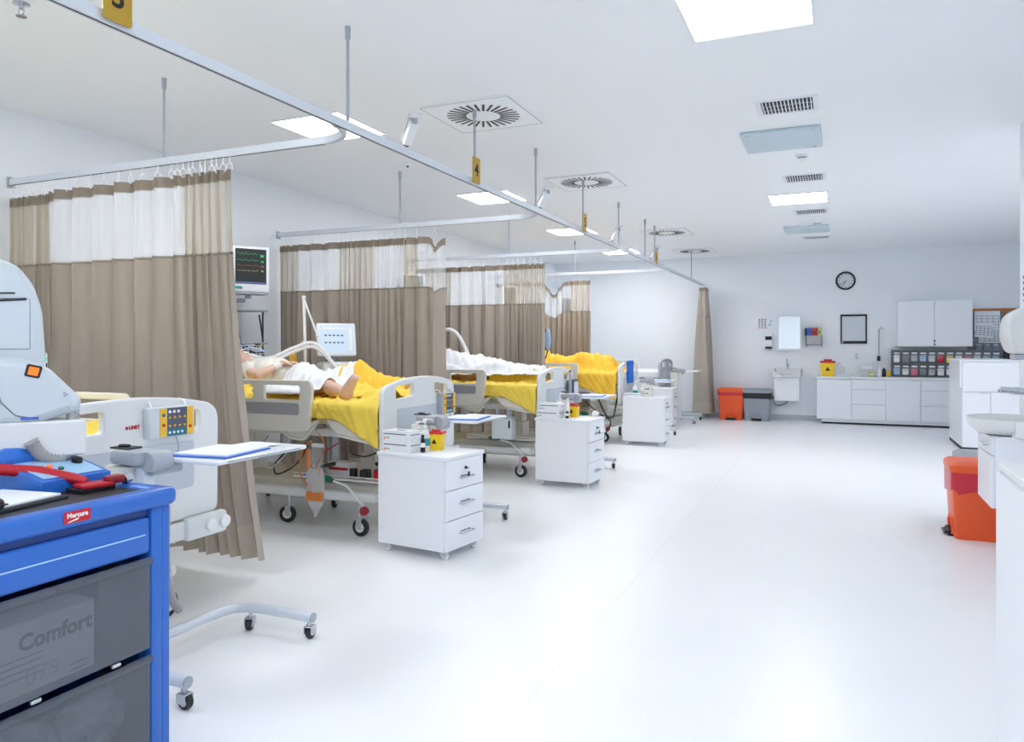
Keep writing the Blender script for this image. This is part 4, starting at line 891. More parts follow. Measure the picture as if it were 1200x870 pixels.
# canister box and blue items under third / fourth bed
t = empty('suction_canister', (-3.3, 7.36, .42), 0, 'translucent grey canister box under the third bed', 'canister'); MB().b2(-.12, -.06, 0, .12, .06, .22, .012, 2).build('case', 'machine', t); MB().b2(-.13, -.07, .22, .13, .07, .24, .004).build('lid', 'grey_plastic', t)
MB().b2(-.08, -.03, .24, -.05, .03, .31).b2(.05, -.03, .24, .08, .03, .31).build('hanger', 'grey_plastic', t); MB().b2(.08, -.064, .12, .1, -.06, .2).build('dial', 'dark', t)
cable('cable', [(-3.15, 10.76, .75), (-3.2, 10.5, .68), (-3.05, 10.38, .42), (-2.96, 10.42, .4), (-2.96, 10.6, .6), (-2.97, 10.74, .75)], .012, 'dark', 'black hose loop beside the fourth bed', 'hose', 'black loops at the fourth bed')
cable('cable', [(-3.4, 10.5, .6), (-3.15, 10.35, .45), (-2.98, 10.38, .32), (-3.1, 10.3, .12), (-3.3, 10.4, .2)], .01, 'black', 'black hose running down to the floor by the fourth bed', 'hose', 'black loops at the fourth bed')
# blue cloth hanging on foot board of the fourth bed
mb = MB(); vs = []
for i in range(14):
    for j in range(12):
        y = -.3+.34*i/13; f = j/11
        if f < .2: x_ = -.03+.075*f/.2; z = 1.192
        else: x_ = .045+.01*math.sin(i*1.3)*f; z = 1.192-(f-.2)*.42
        vs.append((x_, y, z))
o = tag(mb.add(vs, [(i*12+j, (i+1)*12+j, (i+1)*12+j+1, i*12+j+1) for i in range(13) for j in range(11)]).build('blue_cloth', 'blue_cloth', None, 180), 'bright blue cloth hung over the foot board of the fourth bed', 'cloth'); o.location = (B4[0]-.015, B4[1]+.1, 0)
o.modifiers.new('s', 'SOLIDIFY').thickness = .004
# rack with bottle on foot board of third bed
t = empty('bottle_rack', (B3[0]+.03, B3[1]+.3, .84), 0, 'grey rack with red-tipped bottle hung on the third foot board', 'rack')
MB().b2(0, -.02, .0, .06, .16, .19, .008).build('rack_body', 'ctrl_slate', t); MB().b2(.055, 0, .02, .064, .14, .16, .003).build('front_panel', 'machine', t)
MB().lathe([(.016, 0), (.018, .01), (.018, .24), (.008, .27)], n=12, m=T(.03, -.05, 0)).build('bottle', 'grey_plastic', t); MB().sph((.03, -.05, .285), .014, 6).build('red_cap', 'maroon', t)
MB().tube([(0, .0, .19), (0, 0, .3), (-.04, 0, .32)], .004, 6).tube([(0, .14, .19), (0, .14, .29), (-.04, .14, .31)], .004, 6).build('hook', 'steel', t)
# rolled hoses / instruments on the wall seen through netting
t = empty('hanging_leads', (-5.3, 9.0, 1.95), 0, 'coiled leads and pouch hanging at the wall behind the third curtain netting', 'leads')
MB().tube([(0, .07*math.cos(a*.5), .12+.1*math.sin(a*.5)) for a in range(12)], .008, 6, closed=True).tube([(.02, .05*math.cos(a*.5), .08+.08*math.sin(a*.5)) for a in range(12)], .006, 6, closed=True).build('lead_coil', 'slot', t); MB().b2(0, -.16, 0, .03, -.06, .2, .008).build('pouch', 'teal_item', t)
MB().b2(-.295, -.1, .2, 0, .1, .22).build('hook_bar', 'grey_plastic', t)
# wall lamp seen at the right edge of the third curtain
t = empty('exam_lamp', PY(642, 398, 10.3), 0, 'blue-white oval lamp head just right of the third curtain edge', 'lamp')
MB().sph((0, 0, 0), (.05, .04, .16), 10).build('lamp_head', 'lt_blue_item', t); MB().tube([(-.03, 0, -.15), (-.045, .0, 0), (-.03, 0, .15)], .012, 8).build('rim', 'slot', t)
MB().tube(bez([(0, 0, -.15), (-.08, .05, -.3), (-.25, .1, -.2), (-.5, .2, .1), (XL-t.location.x+.01, .3, .2)], 8), .01, 8).build('arm', 'slot', t)
# ---------------- foreground: blue cart ----------------
CX, CY0, CY1, CZ = -2.035, 1.02, 1.825, .955
t = empty('medical_cart', (CX, CY1, 0), 0, 'large blue plastic medical cart with smoked tilt-out bins at the lower left', 'cart')
# local: front face x=0, far side y=0, going to y=-.82, depth to x=-.52
W = CY1-CY0; D = .52
MB().b2(-D, -W, .9, .0, 0, CZ-.012, .02, 3).b2(-.05, -W, .895, .028, .018, CZ, .022, 4).b2(-D, -.05, .9, .0, .018, CZ, .02, 3).b2(-D, -W, .9, 0, -W+.05, CZ, .02, 3).build('top_tray', 'cart_blue', t)
MB().b2(-D+.05, -W+.05, CZ-.013, -.05, -.05, CZ-.008).build('top_mat', 'dark', t)
MB().b2(-D, -.035, .1, .01, .0, .9, .006).b2(-.05, -.075, .1, .01, -.03, .9, .01, 2).build('side_panel', 'cart_blue', t); MB().b2(-D, -W, .1, .01, -W+.035, .9, .006).b2(-.05, -W+.03, .1, .01, -W+.075, .9, .01, 2).build('side_panel', 'cart_blue', t)
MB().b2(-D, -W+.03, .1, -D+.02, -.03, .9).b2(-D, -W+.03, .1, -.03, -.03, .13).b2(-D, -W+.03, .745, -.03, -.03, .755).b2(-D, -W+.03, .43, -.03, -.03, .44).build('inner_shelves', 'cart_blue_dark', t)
dr = MB().b2(-.3, -W+.08, .755, .012, -.08, .87, .012, 3).build('drawer', 'cart_blue', t); MB().b2(.0125, -W+.1, .815, .0145, -.1, .819).build('moulding_line', 'panel_blue', dr)
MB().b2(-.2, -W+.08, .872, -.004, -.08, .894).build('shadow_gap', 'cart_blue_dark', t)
for k, (z0, z1) in enumerate(((.45, .742), (.14, .428))):
    b_ = MB(); y0, y1 = -W+.082, -.08
    b_.b2(.004, y0, z0, .012, y1, z1-.02, .002).tube([(.012, y0, z1-.012), (.012, y1, z1-.012)], .013, 10).b2(-.22, y0, z0, .004, y0+.006, z1-.04).b2(-.22, y1-.006, z0, .004, y1, z1-.04).b2(-.22, y0, z0, .004, y1, z0+.006)
    tb = b_.build('tilt_bin', 'smoked', t)
    for yy in (y0+.25, y0+.5): MB().b2(.008, yy, z0-.012, .02, yy+.03, z0-.002, .002).build('catch', 'steel', tb)
for (x, y) in ((-.06, -.06), (-.46, -.06), (-.06, -W+.06), (-.46, -W+.06)): pass
casters(t, [(-.06, -.06), (-.46, -.06), (-.06, -W+.06), (-.46, -W+.06)], .04, 'rubber', .1)
m = T(.0295, -.345, .93) @ mat_yz(0)
MB().plate([rr(-.042, -.017, .042, .017, .003)], .0012, .0004, m=m).build('brand_sticker', 'red', t)
MB().text('Mercura', .019, m @ T(0, .004, .0008), .0003, bold=.0006).prism([(-.03, -.015), (0, -.01), (.005, -.004), (-.028, -.012)], .0008, .0012, m=m).build('lettering', 'ctrl_white', t)
# box in first bin
t = empty('supply_box', (CX-.085, CY1-.43, .457), 0, 'grey-white cardboard box printed Comfort inside the upper smoked bin', 'box', 'goods in the cart bins')
MB().b2(-.06, -.26, 0, .06, .18, .2, .002).build('carton', 'paper', t)
MB().text('Comfort', .062, T(.0608, .06, .14) @ mat_yz(0), .0005, bold=.002).build('lettering', 'green', t)
MB().text('079', .07, T(.0608, .02, .04) @ mat_yz(0), .0003).build('lettering', 'recess_grey', t)
q = MB()
for k in range(6): q.b2(.06, .1 if k > 3 else -.2, .1-.018*k, .0606, .16 if k > 3 else .02, .103-.018*k)
q.build('print_line', 'ink_grey', t)
t = MB(); rnd = random.Random(8)
for k in range(3): t.sph((rnd.uniform(-.01, .01), -.22*k, .1), (.07, .12, .1), 10)
t.v = [v+Vector((.012*noise.noise(v*30), .015*noise.noise(v*22), .02*noise.noise(v*26))) for v in t.v]
o = tag(t.build('wrapped_supplies', 'clear_wrap', None, 80), 'crumpled clear-wrapped supplies inside the lower smoked bin', 'supplies', 'goods in the cart bins'); o.location = (CX-.09, CY1-.22, .15)
# on the cart top
zt = CZ-.008
t = empty('clipboard', (-2.26, 1.27, zt), R(8), 'steel clipboard with white papers at the left edge of the blue cart', 'clipboard')
MB().b2(-.13, -.22, 0, .12, .3, .012, .003).build('board', 'slot', t); MB().b2(-.12, -.21, .012, .11, .28, .02, .002).build('page_block', 'paper', t)
t = empty('black_pouch', (-2.13, 1.2, zt), R(5), 'shiny black rounded case in front of the papers on the blue cart', 'pouch')
MB().b2(-.07, -.2, .022, .07, .12, .06, .018, 4).build('case', 'black', t); MB().b2(-.071, -.201, .039, .071, .121, .043, .001).build('zip', 'dark', t)
t = empty('red_device', (-2.23, 1.68, CZ), 0, 'red lever-shaped tool lying across the blue cart top', 'tool')
pa = Vector((-.3, -.17, .05)); 
MB().tube([(-.265, -.14, .062), (-.25, -.125, .066), (-.15, -.05, .052), (-.06, .0, .03), (-.03, .02, .02)], [.012, .019, .02, .017, .012], 12).build('handle', 'red', t)
MB().box(.0, .02, .012, .07, .1, .014, .005, 2, m=RZ(R(-12))).build('head_plate', 'red', t); MB().b2(.0, .05, .008, .045, .11, .035, .01, 2).build('jaw', 'dark_red', t)
MB().cyl((.03, .11, .015), (.03, .135, .02), .017, 14).build('knob', 'chrome', t); MB().b2(-.05, -.04, -.008, .03, .08, .006, .002).build('rubber_foot', 'black', t)
t = empty('control_box', (-2.4, 1.71, zt), R(0), 'blue control box with pale panel and knobs behind the red tool', 'device')
mb = MB().prism([(-.12, 0), (.1, 0), (.1, .04), (-.1, .09), (-.12, .09)], -.11, .13, m=mat_xz(0)); mb.build('case', 'device_blue', t)
m = T(0, 0, .066) @ Matrix.Rotation(math.atan(.05/.2), 4, 'Y')
MB().b2(-.085, -.115, 0, .085, .095, .003, .001, m=m).build('control_panel', 'panel_blue', t)
MB().lathe([(.018, .003), (.016, .018), (.006, .02)], n=16, m=m @ T(-.01, .065, 0)).build('knob', 'black', t)
for x_, y_, c_ in ((.03, -.07, 'black'), (-.0, -.04, 'orange_btn'), (.03, -.02, 'green'), (.05, -.05, 'black')): MB().lathe([(.009, .003), (.009, .01)], n=12, m=m @ T(x_, y_, 0)).build('button', c_, t)
MB().b2(-.06, -.06, .0032, -.057, .06, .004, m=m).build('print_line', 'ink_grey', t)
MB().tube([(-.1, -.15, .09), (-.1, -.12, .1), (-.1, -.01, .1), (-.1, .01, .09)], [.03, .036, .036, .03], 14).build('grip', 'device_blue', t)
# ---------------- foreground: grey machine on pole ----------------
t = empty('warming_machine', (-2.74, 1.5, 0), 0, 'grey rounded machine with orange switch at the left edge, on a white stand', 'machine')
vd = Vector((2.74, -1.5, 0)).normalized(); sd = Vector((-vd.y, vd.x, 0))          # faces the aisle
# local frame: a = along the face to the right, b = up, c = out of the face
ax = Matrix(((sd.x, 0, vd.x, 0), (sd.y, 0, vd.y, 0), (0, 1, 0, 0), (0, 0, 0, 1)))
def mp_(u, v, d=2.98):     # sizes taken from the photograph at this machine's distance
    xc, yc = (u-U0)/F, (V0-v)/F
    p = Vector((xc*CS-SN, xc*SN+CS, yc)); dd = -(Vector((2.74, -1.5, 0)).dot(-vd))/(-(p.x*vd.x+p.y*vd.y)); P_ = p*dd+Vector((0, 0, CH))
    q = P_-Vector((-2.74, 1.5, 0)); return (q.x*sd.x+q.y*sd.y, P_.z)
up = [mp_(*p) for p in ((-140, 500), (-140, 330), (-110, 300), (0, 303), (22, 312), (40, 335), (50, 365), (54, 420), (56, 480), (40, 498))]
MB().plate([rpoly(up, .02, 3)], .3, .03, m=ax @ T(0, 0, -.13)).build('housing', 'machine', t, 50)
dpt = .0215
d1 = [mp_(*p) for p in ((-100, 347), (34, 351), (34, 409), (-100, 409))]
MB().plate([d1], .004, .0015, m=ax @ T(0, 0, .0215)).build('door_panel', 'machine', t)
e = MB()
for i in range(4):
    a, b = Vector((*d1[i], .0215)), Vector((*d1[(i+1) % 4], .0215)); e.tube([a, b], .0018, 5, m=ax)
e.build('panel_gap', 'machine_line', t)
a = mp_(-60, 344); b = mp_(17, 344); c = mp_(-60, 353); d = mp_(30, 351)
MB().tube([(a[0], a[1], .022), (b[0], b[1], .022)], .003, 6, m=ax).tube([(c[0], c[1]-.004, .024), (d[0], d[1], .024)], .005, 6, m=ax).build('slot_opening', 'slot', t)
lw = [mp_(*p) for p in ((-120, 500), (-110, 430), (-30, 418), (0, 418), (22, 419), (52, 430), (91, 466), (84, 484), (74, 482), (50, 490), (35, 495))]
MB().plate([rpoly(lw, .02, 3)], .14, .03, m=ax @ T(0, 0, .07)).build('swivel_arm', 'machine', t, 50)
p = mp_(34, 434)
m = ax @ T(p[0], p[1], .141) @ Matrix.Rotation(R(-14), 4, 'Z')
MB().box(0, 0, 0, .046, .042, .008, .004, m=m).build('switch_frame', 'dark', t); MB().box(0, 0, .005, .03, .028, .006, .002, m=m).build('switch', 'orange_btn', t)
p = mp_(70, 460); MB().tube([(p[0]+.008*math.cos(k), p[1]+.01*math.sin(k), .141) for k in (0, 2.1, 4.2)], .0012, 5, m=ax, closed=True).build('symbol', 'blue_box', t)
p = [mp_(*q) for q in ((-10, 450), (-2, 470), (14, 484), (40, 488))]
MB().tube([(q[0], q[1], .141) for q in p], .0022, 5, m=ax).build('seam', 'machine_line', t)
p = mp_(30, 487); MB().b2(p[0]-.025, p[1]-.004, .138, p[0]+.025, p[1]+.004, .143, .001, m=ax).build('blue_mark', 'blue_box', t)
p = mp_(20, 497); MB().sph((p[0], p[1], .05), .018, 6, m=ax).build('foot', 'black', t)
q0 = mp_(-150, 500); q1 = mp_(93, 527)
MB().b2(q0[0], q1[1], -.22, q1[0], q0[1], .16, .006, m=ax).build('shelf', 'white_plastic', t)
MB().b2(-.03, .12, -.1, .07, q1[1], -.02, .008, m=ax).build('post', 'white_plastic', t); MB().b2(-.25, .06, -.2, .25, .12, .06, .02, m=ax).build('base', 'grey_plastic', t)
casters(t, [tuple((ax @ Vector((a_, 0, b_)))[:2]) for a_, b_ in ((-.22, -.17), (.22, -.17), (-.22, .03), (.22, .03))], .03, 'rubber', .07)
pts = [mp_(u, v) for u, v in ((80, 478), (81, 495), (81, 512), (72, 526), (55, 532), (40, 526), (30, 512))]
o = ribbed([(p[0], p[1], .1+i*.012) for i, p in enumerate(pts)], .023, 14); o.v = [ax @ v for v in o.v]; o.build('ribbed_hose', 'hose', t, 80)
p = mp_(56, 425)
sm_ = MB().box(p[0]-.01, p[1]-.03, -.12, .04, .13, .05, .008, 2, m=ax).build('side_module', 'white_plastic', t)
MB().box(p[0]-.004, p[1]+.012, -.094, .022, .012, .003, m=ax).build('indicator', 'scr_green', sm_); MB().box(p[0]-.004, p[1]-.035, -.094, .024, .06, .003, m=ax).build('screen', 'dark', sm_)
# corrugated hose beside bed 1
tag(ribbed([(-2.62, 2.34, .74), (-2.62, 2.34, .5), (-2.63, 2.38, .33), (-2.68, 2.46, .25)], .018, 8).build('ribbed_hose', 'hose'), 'grey corrugated hose dropping along the nearest overbed table mast', 'hose')
# ---------------- far wall ----------------
YW = YF
def fwx(u, Y=YW-.05): return PY(u, V0, Y).x
def fwz(v, u, Y=YW-.05): return PY(u, v, Y).z
# pedal bins
def pedal_bin(x, y, rz, label, mat, bag, h=.6, w=.44, d=.4, grp='pedal bins by the far wall', sag=.1, visible=.13):
    t = empty('pedal_bin', (x, y, 0), R(rz), label, 'bin', grp)
    def ring(hw, hd, z, r): return [(a, b, z) for a, b in rr(-hw, -hd, hw, hd, r, 3)]
    rings = [ring(w*.4, d*.4, .0, .03), ring(w*.41, d*.41, .01, .03), ring(w*.48, d*.48, h*.86, .04)]
    n = len(rings[0]); mb = MB(); mb.add([p for r_ in rings for p in r_], [(i*n+j, i*n+(j+1) % n, (i+1)*n+(j+1) % n, (i+1)*n+j) for i in range(2) for j in range(n)]+[tuple(range(n)), tuple(2*n+j for j in range(n))]); mb.build('bin_body', mat, t)
    rings = [ring(w*.5, d*.5, h*.86, .05), ring(w*.515, d*.515, h*.88, .05), ring(w*.51, d*.51, h*.95, .05), ring(w*.44, d*.44, h*.985, .05), ring(w*.2, d*.2, h, .04)]
    mb = MB(); mb.add([p for r_ in rings for p in r_], [(i*n+j, i*n+(j+1) % n, (i+1)*n+(j+1) % n, (i+1)*n+j) for i in range(4) for j in range(n)]+[tuple(range(n)), tuple(4*n+j for j in range(n))]); mb.build('lid', mat, t)
    rnd = random.Random(int(h*100)+len(label)); mb = MB(); vs = []; nn = 48; base = rr(-w*.497, -d*.497, w*.497, d*.497, .05, 11); nn = len(base)
    for i in range(4):
        for j, (a, b) in enumerate(base):
            k = 1+.012*noise.noise(Vector((a*20, b*20, i)))+(.0 if i < 3 else -.01)
            bot = visible+sag*.55*abs(math.sin(a*9+b*7+.6))-.3*sag+sag*.4*noise.noise(Vector((a*9, b*9, 3)))
            vs.append((a*k, b*k, h*.87-bot*i/3))
    mb.add(vs, [(i*nn+j, i*nn+(j+1) % nn, (i+1)*nn+(j+1) % nn, (i+1)*nn+j) for i in range(3) for j in range(nn)]); mb.build('bin_liner', bag, t, 80)
    MB().b2(-.09, -d*.42-.035, .0, .09, -d*.40, .045, .006).b2(-.07, -d*.42-.06, .012, .07, -d*.42-.03, .03, .006).build('pedal', 'black', t)
    MB().tube([(-.1, -d*.425, .02), (-.1, -d*.43, .09), (-.06, -d*.435, .13), (.06, -d*.435, .13), (.1, -d*.43, .09), (.1, -d*.425, .02)], .012, 8).build('pedal_arch', mat, t)
    return t
pedal_bin(fwx(857, 14.85), 14.93, 0, 'orange pedal bin by the far wall beside the curtain', 'bin_orange', 'bag_red', .61, .5, .38, visible=.06)
pedal_bin(fwx(887, 14.85), 14.93, 0, 'grey pedal bin by the far wall with black liner', 'bin_grey', 'bag_black', .61, .53, .38, visible=.11)
# wash basin on the far wall
def front(name, label, cat, grp=None): return empty(name, (0, 0, 0), 0, label, cat, grp)
x0, x1 = fwx(906, 14.9), fwx(938, 14.9); zb, zt2 = fwz(470, 920, 14.9), fwz(442, 920, 14.9)
t = empty('wash_basin', ((x0+x1)/2, YW, 0), 0, 'small white wash basin on a cabinet on the far wall', 'basin', 'wash basins')
w2 = (x1-x0)/2; 
cab_ = MB().b2(-w2+.02, -.36, zb, w2-.02, -.002, zt2, .004).build('cabinet', 'white_lam', t); MB().b2(-w2+.02, -.375, zb, w2-.02, -.361, zt2-.01, .003).build('door', 'white_lam', cab_)
MB().b2(-w2+.06, -.385, zt2-.06, -w2+.17, -.377, zt2-.05, .002).build('handle', 'steel', cab_)
zr = fwz(433, 920, 14.9)
pl = [(-w2, zr)]+[(-w2+2*w2*i/16, zr-.13*math.sin(PI*i/16)**.8) for i in range(1, 16)]+[(w2, zr), (w2, zt2+.001), (-w2, zt2+.001)]
MB().prism(pl[::-1], -.0, .03, m=mat_xz(-.4)).b2(-w2, -.4, zt2+.001, w2, -.002, zt2+.03, .004).b2(-w2, -.4, zt2+.03, -w2+.03, -.002, zr).b2(w2-.03, -.4, zt2+.03, w2, -.002, zr).b2(-w2, -.06, zt2+.03, w2, -.002, zr+.01, .004).build('basin_bowl', 'white_plastic', t)
MB().cyl((0, -.08, zr), (0, -.08, zr+.1), .022, 12).tube([(0, -.08, zr+.07), (0, -.16, zr+.1), (0, -.2, zr+.08)], .014, 10).tube([(0, -.08, zr+.1), (-.02, -.1, zr+.19)], .011, 8).build('faucet', 'chrome', t)
cable('cable', [(fwx(906), YW-.02, .42), (fwx(908), YW-.03, .3), (fwx(914), YW-.04, .27), (fwx(922), YW-.03, .34), (fwx(922), YW-.03, .44)], .007, 'slot', 'dark cable looping below the far wash basin')
t = empty('wall_socket', (fwx(904), YW, .43), 0, 'black plug in a socket left of the far wash basin', 'socket'); MB().b2(-.04, -.012, -.04, .04, -.001, .04, .004).build('cover', 'white_lam', t); MB().b2(-.025, -.06, -.03, .035, -.012, .03, .008).build('plug', 'black', t)
# mirror cabinet
x0, x1, z0, z1 = fwx(911), fwx(939), fwz(411, 925), fwz(370, 925)
t = empty('mirror_cabinet', ((x0+x1)/2, YW, z0), 0, 'white mirror cabinet above the far wash basin', 'cabinet'); w2 = (x1-x0)/2; h_ = z1-z0
MB().b2(-w2, -.1, 0, w2, -.001, h_, .003).build('case', 'white_lam', t); MB().b2(-w2+.03, -.106, .04, w2-.02, -.101, h_-.02).build('mirror', 'mirror', t)
# soap dispenser
t = empty('soap_dispenser', (fwx(901), YW, fwz(409, 901)), 0, 'white soap dispenser left of the mirror cabinet', 'dispenser', 'soap and towel dispensers')
MB().b2(-.07, -.11, .04, .07, -.001, .32, .02, 2).build('case', 'white_lam', t); MB().b2(-.06, -.115, .17, .06, -.108, .24, .004).build('window', 'dark', t); MB().b2(-.06, -.1, 0, .06, -.03, .04, .006).build('nozzle', 'slot', t)
def notice(u0, v0, u1, v1, label, kind):
    x0, x1, z0, z1 = fwx(u0), fwx(u1), fwz(v1, u0), fwz(v0, u0)
    t = empty('wall_notice', (x0, YW, z0), 0, label, 'notice', 'printed sheets on the walls'); w_, h_ = x1-x0, z1-z0
    MB().b2(0, -.003, 0, w_, -.0005, h_).build('sheet', 'paper', t)
    mb = MB()
    for i in range(3):
        for j in range(5): mb.b2(w_*(.06+.32*i), -.0045, h_*(.2+.155*j), w_*(.06+.32*i+.2), -.003, h_*(.2+.155*j)+h_*.09)
    mb.build('print_block', 'ink_grey', t); MB().b2(0, -.0045, h_*.04, w_, -.003, h_*.09).build('print_line', 'maroon', t)
notice(888, 373, 898.5, 385, 'small calendar sheet on the far wall left of the mirror', 0)
t = empty('wall_notice', (fwx(900), YW, fwz(383, 900)), 0, 'faint poster beside the small calendar on the far wall', 'notice', 'printed sheets on the walls')
MB().b2(0, -.003, 0, .09, -.0005, .17).build('sheet', 'paper', t); MB().b2(.01, -.0045, .02, .05, -.003, .06).b2(.03, -.0045, .09, .07, -.003, .12).build('print_block', 'lt_blue_item', t)
# colour glove boxes on grey holder
xg, zg = fwx(943), fwz(394, 950)
t = empty('glove_rack', (xg, YW, fwz(407, 950)), 0, 'grey metal rack on the far wall beneath coloured boxes', 'rack'); wg = fwx(963.5)-xg; hh = zg-t.location.z
MB().b2(.02, -.11, .04, wg, -.1, hh).b2(.02, -.11, .04, wg, -.001, .05).b2(.02, -.11, 0, .035, -.001, hh).b2(wg-.015, -.11, 0, wg, -.001, hh).b2(0, -.12, hh, wg, -.001, hh+.006).build('holder', 'rail_grey', t)
zz = zg+.007; hb = fwz(385, 950)-zg
for i, (c_, n_, f) in enumerate((('dark', 'black', .12), ('blue_box', 'blue', .3), ('red', 'red', .34), ('lime', 'lime green', .2))):
    xa = xg+wg*sum((.12, .3, .34, .2)[:i])
    tt = empty('glove_box', (xa+.003, YW-.11, zz), 0, n_+' glove box in the row on the grey wall rack', 'box', 'coloured glove boxes'); MB().b2(0, 0, 0, wg*f-.006, .1, hb, .003).build('carton', c_, tt); MB().b2(wg*f*.3, -.001, hb*.3, wg*f*.65, .0, hb*.6).build('opening', 'slot', tt)
# clock
t = empty('wall_clock', (fwx(991), YW, fwz(329, 991)), 0, 'round black-rimmed clock on the far wall', 'clock')
rot = Matrix.Rotation(PI/2, 4, 'X')
MB().lathe([(.001, .002), (.145, .002), (.145, .02), (.001, .022)], n=40, m=rot).build('dial', 'clock_face', t)
MB().tube([(.155*math.cos(a*PI/20), -.025, .155*math.sin(a*PI/20)) for a in range(40)], .017, 8, closed=True).build('rim', 'black', t)
for k in range(12):
    a = 2*PI*k/12; s_ = MB().text(str(12 if k == 0 else k), .034, T(.115*math.sin(a), -.0228, .115*math.cos(a)) @ Matrix.Rotation(PI/2, 4, 'X'), bold=.001).build('numeral', 'black_ink', t)
for a, l, w_ in ((R(205), .075, .007), (R(192+35), .105, .004)): MB().tube([(0, -.026, 0), (l*math.sin(a), -.026, l*math.cos(a))], w_*.7, 6).build('hand', 'black_ink', t)
MB().cyl((0, -.022, 0), (0, -.03, 0), .008, 10).build('pin', 'black_ink', t)
# framed white board
x0, x1, z0, z1 = fwx(985), fwx(1016), fwz(403, 1000), fwz(368.5, 1000)
t = empty('framed_board', ((x0+x1)/2, YW, z0), 0, 'black-framed blank white board under the clock', 'board'); w2 = (x1-x0)/2; h_ = z1-z0
MB().b2(-w2, -.012, 0, w2, -.001, h_).build('board', 'clock_face', t)
MB().b2(-w2, -.025, 0, w2, -.001, .05).b2(-w2, -.025, h_-.035, w2, -.001, h_).b2(-w2, -.025, 0, -w2+.025, -.001, h_).b2(w2-.025, -.025, 0, w2, -.001, h_).build('frame', 'black', t); MB().b2(-w2+.015, -.028, .015, -w2+.045, -.025, .035).build('mark', 'ctrl_white', t)
# oxygen hose on wall
t = empty('wall_flowmeter', (fwx(1030), YW, fwz(436, 1030)), 0, 'thin vertical grey tube with black knob on the far wall', 'tube')
zt3 = fwz(387, 1030)-t.location.z
MB().cyl((0, -.03, .3), (0, -.03, zt3), .012, 10).build('pole', 'rail_grey', t); MB().tube([(0, -.03, zt3), (.03, -.04, zt3+.05), (.08, -.05, zt3+.02)], .01, 8).build('top_hook', 'steel', t); MB().b2(-.03, -.07, .2, .02, -.001, .29, .008).build('knob', 'black', t); MB().b2(-.012, -.03, zt3*.6, .012, -.001, zt3*.6+.03).build('wall_clip', 'steel', t)
t = empty('wall_tap', (fwx(1003.5), YW, fwz(417, 1003)), 0, 'tiny white and grey gas outlet above the counter', 'outlet'); MB().b2(-.03, -.02, -.06, .03, -.001, .06, .006).build('plate', 'white_lam', t); MB().tube([(0, -.02, .03), (.0, -.05, 0), (.02, -.05, -.05)], .009, 8).build('spout', 'rail_grey', t)
# base cabinets and worktop
YC0 = 14.72; zc = .86
ul = [(957, 998, 'door'), (998, 1038, 'drawers'), (1038, 1079, 'door'), (1079, 1123, 'drawers'), (1123, 1165, 'door')]
lab = ['leftmost white base cabinet with a plain door, under the sharps bin', 'white three-drawer base cabinet second from the left under the worktop', 'white base cabinet with plain door between the two drawer units', 'white three-drawer base cabinet right of the plain middle door', 'white base cabinet mostly hidden behind the low white unit']
def ux(u): return PY(u, V0, YC0).x
for (a, b, kd), l in zip(ul, lab):
    xa, xb = ux(a)+.001, ux(b)-.001; t = empty('base_cabinet', (xa, YC0, 0), 0, l, 'cabinet', 'white base cabinets along the far wall'); w_ = xb-xa
    MB().b2(0, .02, .09, w_, YF-YC0-.035, zc-.045).build('carcass', 'white_lam', t)
    MB().b2(0 if a > 957 else .08, .06, .035, w_, .08, .09).build('kickboard', 'white_lam', t); MB().b2(0 if a > 957 else .08, .075, 0, w_, .08, .035).build('kick_gap', 'black', t)
    if kd == 'door':
        d_ = MB().b2(.003, 0, .095, w_-.003, .019, zc-.05, .002).build('door', 'white_lam', t); MB().b2(w_*.7, -.004, zc-.062, w_-.02, 0, zc-.056).build('finger_pull', 'rail_grey', d_)
    else:
        for p0, p1 in ((.095, .365), (.372, .63), (.637, zc-.05)):
            d_ = MB().b2(.003, 0, p0, w_-.003, .019, p1, .002).build('drawer', 'white_lam', t); MB().b2(.01, .006, p1, w_-.01, .018, p1+.006).build('finger_pull', 'rail_grey', d_)
t = tag(MB().b2(ux(957)-.02, YC0-.02, zc-.042, ux(1165), YF-.002, zc, .004).build('worktop', 'white_plastic'), 'long white worktop over the base cabinets on the far wall', 'worktop')
YT = 14.85
def tpos(u, Y=YT): p = PY(u, V0, Y); return Vector((p.x, Y, zc))
sharps(tpos(970), 0, 'large yellow sharps container with red lid at the left end of the worktop', 2.05)
t = empty('white_jug', tpos(980.5, 14.95), 0, 'clear white jug beside the large sharps container', 'jug'); MB().lathe([(.06, 0), (.07, .02), (.07, .2), (.05, .25)], n=18).build('body', 'clear', t); MB().tube([(.06, 0, .2), (.11, 0, .18), (.11, 0, .08), (.06, 0, .05)], .01, 8).build('handle', 'ctrl_white', t)
t = empty('metal_tray', tpos(990), 0, 'low white tray on the worktop', 'tray'); MB().b2(-.15, -.08, 0, .15, .08, .012, .003).b2(-.15, -.08, .012, .15, -.07, .04).b2(-.15, .07, .012, .15, .08, .04).build('tray', 'machine', t); MB().b2(-.1, -.05, .012, .06, .05, .03, .004).build('contents', 'paper', t)
t = empty('acrylic_bottles', tpos(1016, 14.95), 0, 'two pale boxes stacked on the worktop beside the lime packet', 'boxes')
MB().b2(-.12, -.06, 0, .12, .06, .12, .01).build('lower_box', 'clear', t); MB().b2(-.1, -.05, .12, .1, .05, .2, .01).build('upper_box', 'white_plastic', t)
t = empty('lime_packet', tpos(1021, 14.85), 0, 'pale lime green packet on the worktop', 'packet'); MB().b2(-.04, -.03, 0, .04, .03, .1, .006).build('packet', 'lime', t); MB().b2(-.03, -.031, .03, .03, -.03, .06).build('sticker', 'ctrl_white', t)
